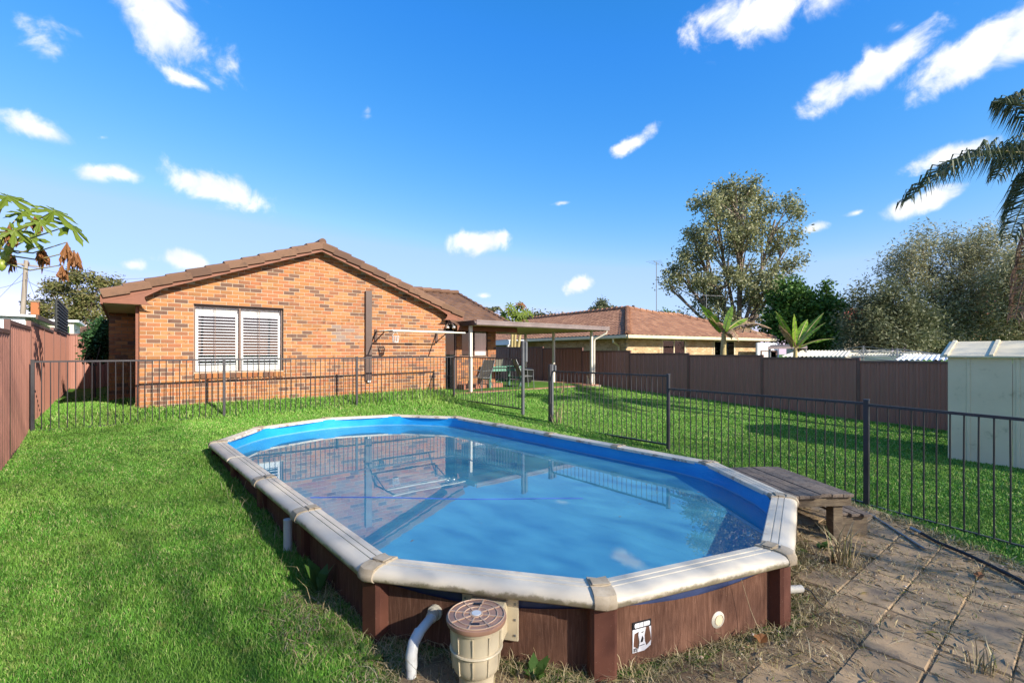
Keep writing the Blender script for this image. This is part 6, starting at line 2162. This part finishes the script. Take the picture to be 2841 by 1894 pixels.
# straw lying about on the pavers
g = np.random.default_rng(55)
n = 6000
x = g.uniform(1.2, 6.8, n); y = g.uniform(-1.0, 2.4, n)
k = inside(PAVE, x, y) & ~inside(pool_off(.1), x, y) & (g.uniform(0, 1, n) < .25 + .75 * patchy(x * 1.7, y * 2.1) * np.exp(-np.abs(y - 1.2) / .8))
x, y = x[k], y[k]; n = len(x)
a = g.uniform(0, np.pi, n); L = g.uniform(.02, .11, n)
z = ground(x, y) + .036 + g.uniform(0, .012, n)
dv = np.stack([np.cos(a), np.sin(a), g.normal(0, .12, n)], 1) * L[:, None]
sv = np.stack([-np.sin(a), np.cos(a), np.zeros(n)], 1) * .0016
P = np.stack([x, y, z], 1)
V = np.stack([P - sv, P + sv, P + dv * .5 + sv + np.stack([np.zeros(n), np.zeros(n), L * .12], 1), P + dv], 1).reshape(-1, 3)
tag(link(bpy.data.objects.new('straw', np_mesh('straw', V, np.arange(4 * n).reshape(n, 4), M['dry']))), 'loose dry straw scattered over the pavers', 'straw', kind='stuff')
# pebbles
ph = (1 + 5 ** .5) / 2
ico = np.array([(-1, ph, 0), (1, ph, 0), (-1, -ph, 0), (1, -ph, 0), (0, -1, ph), (0, 1, ph), (0, -1, -ph), (0, 1, -ph), (ph, 0, -1), (ph, 0, 1), (-ph, 0, -1), (-ph, 0, 1)]) / 1.9
icf = np.array([(0, 11, 5), (0, 5, 1), (0, 1, 7), (0, 7, 10), (0, 10, 11), (1, 5, 9), (5, 11, 4), (11, 10, 2), (10, 7, 6), (7, 1, 8), (3, 9, 4), (3, 4, 2), (3, 2, 6), (3, 6, 8), (3, 8, 9), (4, 9, 5), (2, 4, 11), (6, 2, 10), (8, 6, 7), (9, 8, 1)])
n = 5200
x = g.uniform(1.6, 6.6, n); y = g.uniform(-1.0, 2.6, n)
pd = np.min(np.hypot(x[:, None] - pool_off(.1)[:, 0], y[:, None] - pool_off(.1)[:, 1]), 1)
pw = .03 + .9 * np.exp(-((x - 4.75) ** 2 / .1 + (y - 1.2) ** 2 / .08)) + .55 * np.exp(-((x - 2.75) ** 2 / .3 + (y - 1.36) ** 2 / .01)) + .12 * np.exp(-((x - 5.3) ** 2 + (y - 1.0) ** 2) / .3)
k = inside(PAVE, x, y) & ~inside(pool_off(.06), x, y) & (g.uniform(0, 1, n) < pw)
x, y = x[k], y[k]; n = len(x)
r_ = g.uniform(.005, .013, n)
P = np.stack([x, y, ground(x, y) + .02 + g.uniform(0, .016, n)], 1)
V = (ico[None] * (r_[:, None, None] * g.uniform(.7, 1.3, (n, 1, 3)) * np.array((1, 1, .65))) + P[:, None]).reshape(-1, 3)
F = (icf[None] + 12 * np.arange(n)[:, None, None]).reshape(-1, 3)
tag(link(bpy.data.objects.new('pebbles', np_mesh('pebbles', V, F, M['pebble'], True))), 'cream and tan pebbles spilled beside the pool wall', 'pebbles', kind='stuff')


# broad-leaved weeds at the foot of the pool
def weed(label, x, y, n, L, seed, up=.8):
    gg = random.Random(seed)
    z0 = gz(x, y)
    t = empty('weed', label, 'weed', (x, y, z0), 'weeds by the pool')
    for k in range(n):
        a = gg.uniform(0, 6.28); l = L * gg.uniform(.6, 1.1)
        d = Vector((math.cos(a), math.sin(a), up * gg.uniform(.6, 1.6))).normalized()
        s_ = d.cross(Vector((0, 0, 1))).normalized() * l * .17
        p = Vector((x + gg.uniform(-.02, .02), y + gg.uniform(-.02, .02), z0))
        m1 = p + d * l * .5; e = p + d * l + Vector((0, 0, -l * .25))
        MB().add([p - s_ * .2, p + s_ * .2, m1 + s_, e, m1 - s_], [(0, 1, 2, 4), (4, 2, 3)]).build('leaf', M['weed'], t)


weed('broad green weed growing under the skimmer box on its right', SKX + .3, SKY - .13, 9, .17, 1, 1.3)
weed('low leafy weed between the white pipe and the skimmer box', SKX - .16, SKY - .1, 14, .16, 3, .5)
weed('strappy dark weed at the pool wall below the left rim', 1.08, 3.55, 8, .3, 4, 2.0)
weed('small leafy weed at the corner upright left of the white pipe', 1.12, 2.7, 12, .14, 6, .6)
weed('pale tuft of weed beside the timber platform leg', 4.93, 1.62, 10, .16, 5, 1.0)
# fallen leaves
for (x, y, lab, s_) in ((3.05, 1.33, 'curled brown leaf lying by the round wall plug', .06), (4.72, 1.45, 'brown leaf litter under the right-hand pool corner', .08), (5.28, .62, 'tan dead leaf lying near the black hose', .07)):
    gg = random.Random(int(x * 100))
    z0 = gz(x, y) + .045
    v = [(x, y, z0)] + [(x + s_ * math.cos(a) * gg.uniform(.6, 1.1), y + s_ * .6 * math.sin(a) * gg.uniform(.6, 1.1), z0 + gg.uniform(-.004, .03)) for a in np.linspace(0, 6.0, 11)]
    tag(MB().add(v, [(0, i, i % 11 + 1) for i in range(1, 12)]).build('dead_leaf', M['dead_leaf']), lab, 'leaf')
# tall grass tufts: by the platform leg, at the front edge of the picture
for (x, y, n_, L, lab, sd) in ((4.72, 1.38, 60, .42, 'tall dry grass tuft beside the timber platform', 5), (3.75, .42, 40, .2, 'dry grass tuft growing between the pavers in front', 6), (7.36, 7.5, 16, .55, 'dry seeding stalks growing up the gate post', 7), (12.9, 11.6, 18, .6, 'dry seed heads standing at the right end of the patio', 8), (11.4, 11.4, 14, .55, 'dry seed heads standing in front of the patio', 9)):
    gg = random.Random(sd)
    z0 = gz(x, y)
    v, f = [], []
    for k in range(n_):
        a = gg.uniform(0, 6.28); l = L * gg.uniform(.4, 1.1); sp = gg.uniform(.05, .55)
        p = Vector((x + gg.gauss(0, .04), y + gg.gauss(0, .04), z0))
        d = Vector((math.cos(a) * sp, math.sin(a) * sp, 1)).normalized()
        s_ = Vector((-math.sin(a), math.cos(a), 0)) * (.0022 + .0003 * p.length)
        q1 = p + d * l * .6; q2 = p + d * l * .95 + Vector((math.cos(a), math.sin(a), -.4)) * l * sp * .5
        i0 = len(v)
        v += [p - s_, p + s_, q1 + s_, q1 - s_, q2]
        f += [(i0, i0 + 1, i0 + 2, i0 + 3), (i0 + 3, i0 + 2, i0 + 4)]
        if sd >= 7:
            for q in range(7):
                hh = q1.lerp(q2, q / 7)
                e = hh + Vector((gg.uniform(-.05, .05), gg.uniform(-.05, .05), gg.uniform(0, .05)))
                i0 = len(v)
                v += [hh - s_ * 1.5, hh + s_ * 1.5, e]
                f += [(i0, i0 + 1, i0 + 2)]
    tag(MB().add(v, f).build('grass_tuft', M['dry']), lab, 'grass tuft')
# long stalk leaning against the wall by the plug
w0 = on_wall(.98, RIM - .1, .06)
tag(MB().tube([w0, w0 + Vector((.06, -.03, -.2)), w0 + Vector((.1, -.1, -.4))], [.0012, .0018, .002], 5).build('dry_stalk', M['dry']), 'single long dry stalk leaning on the pool wall', 'stalk')
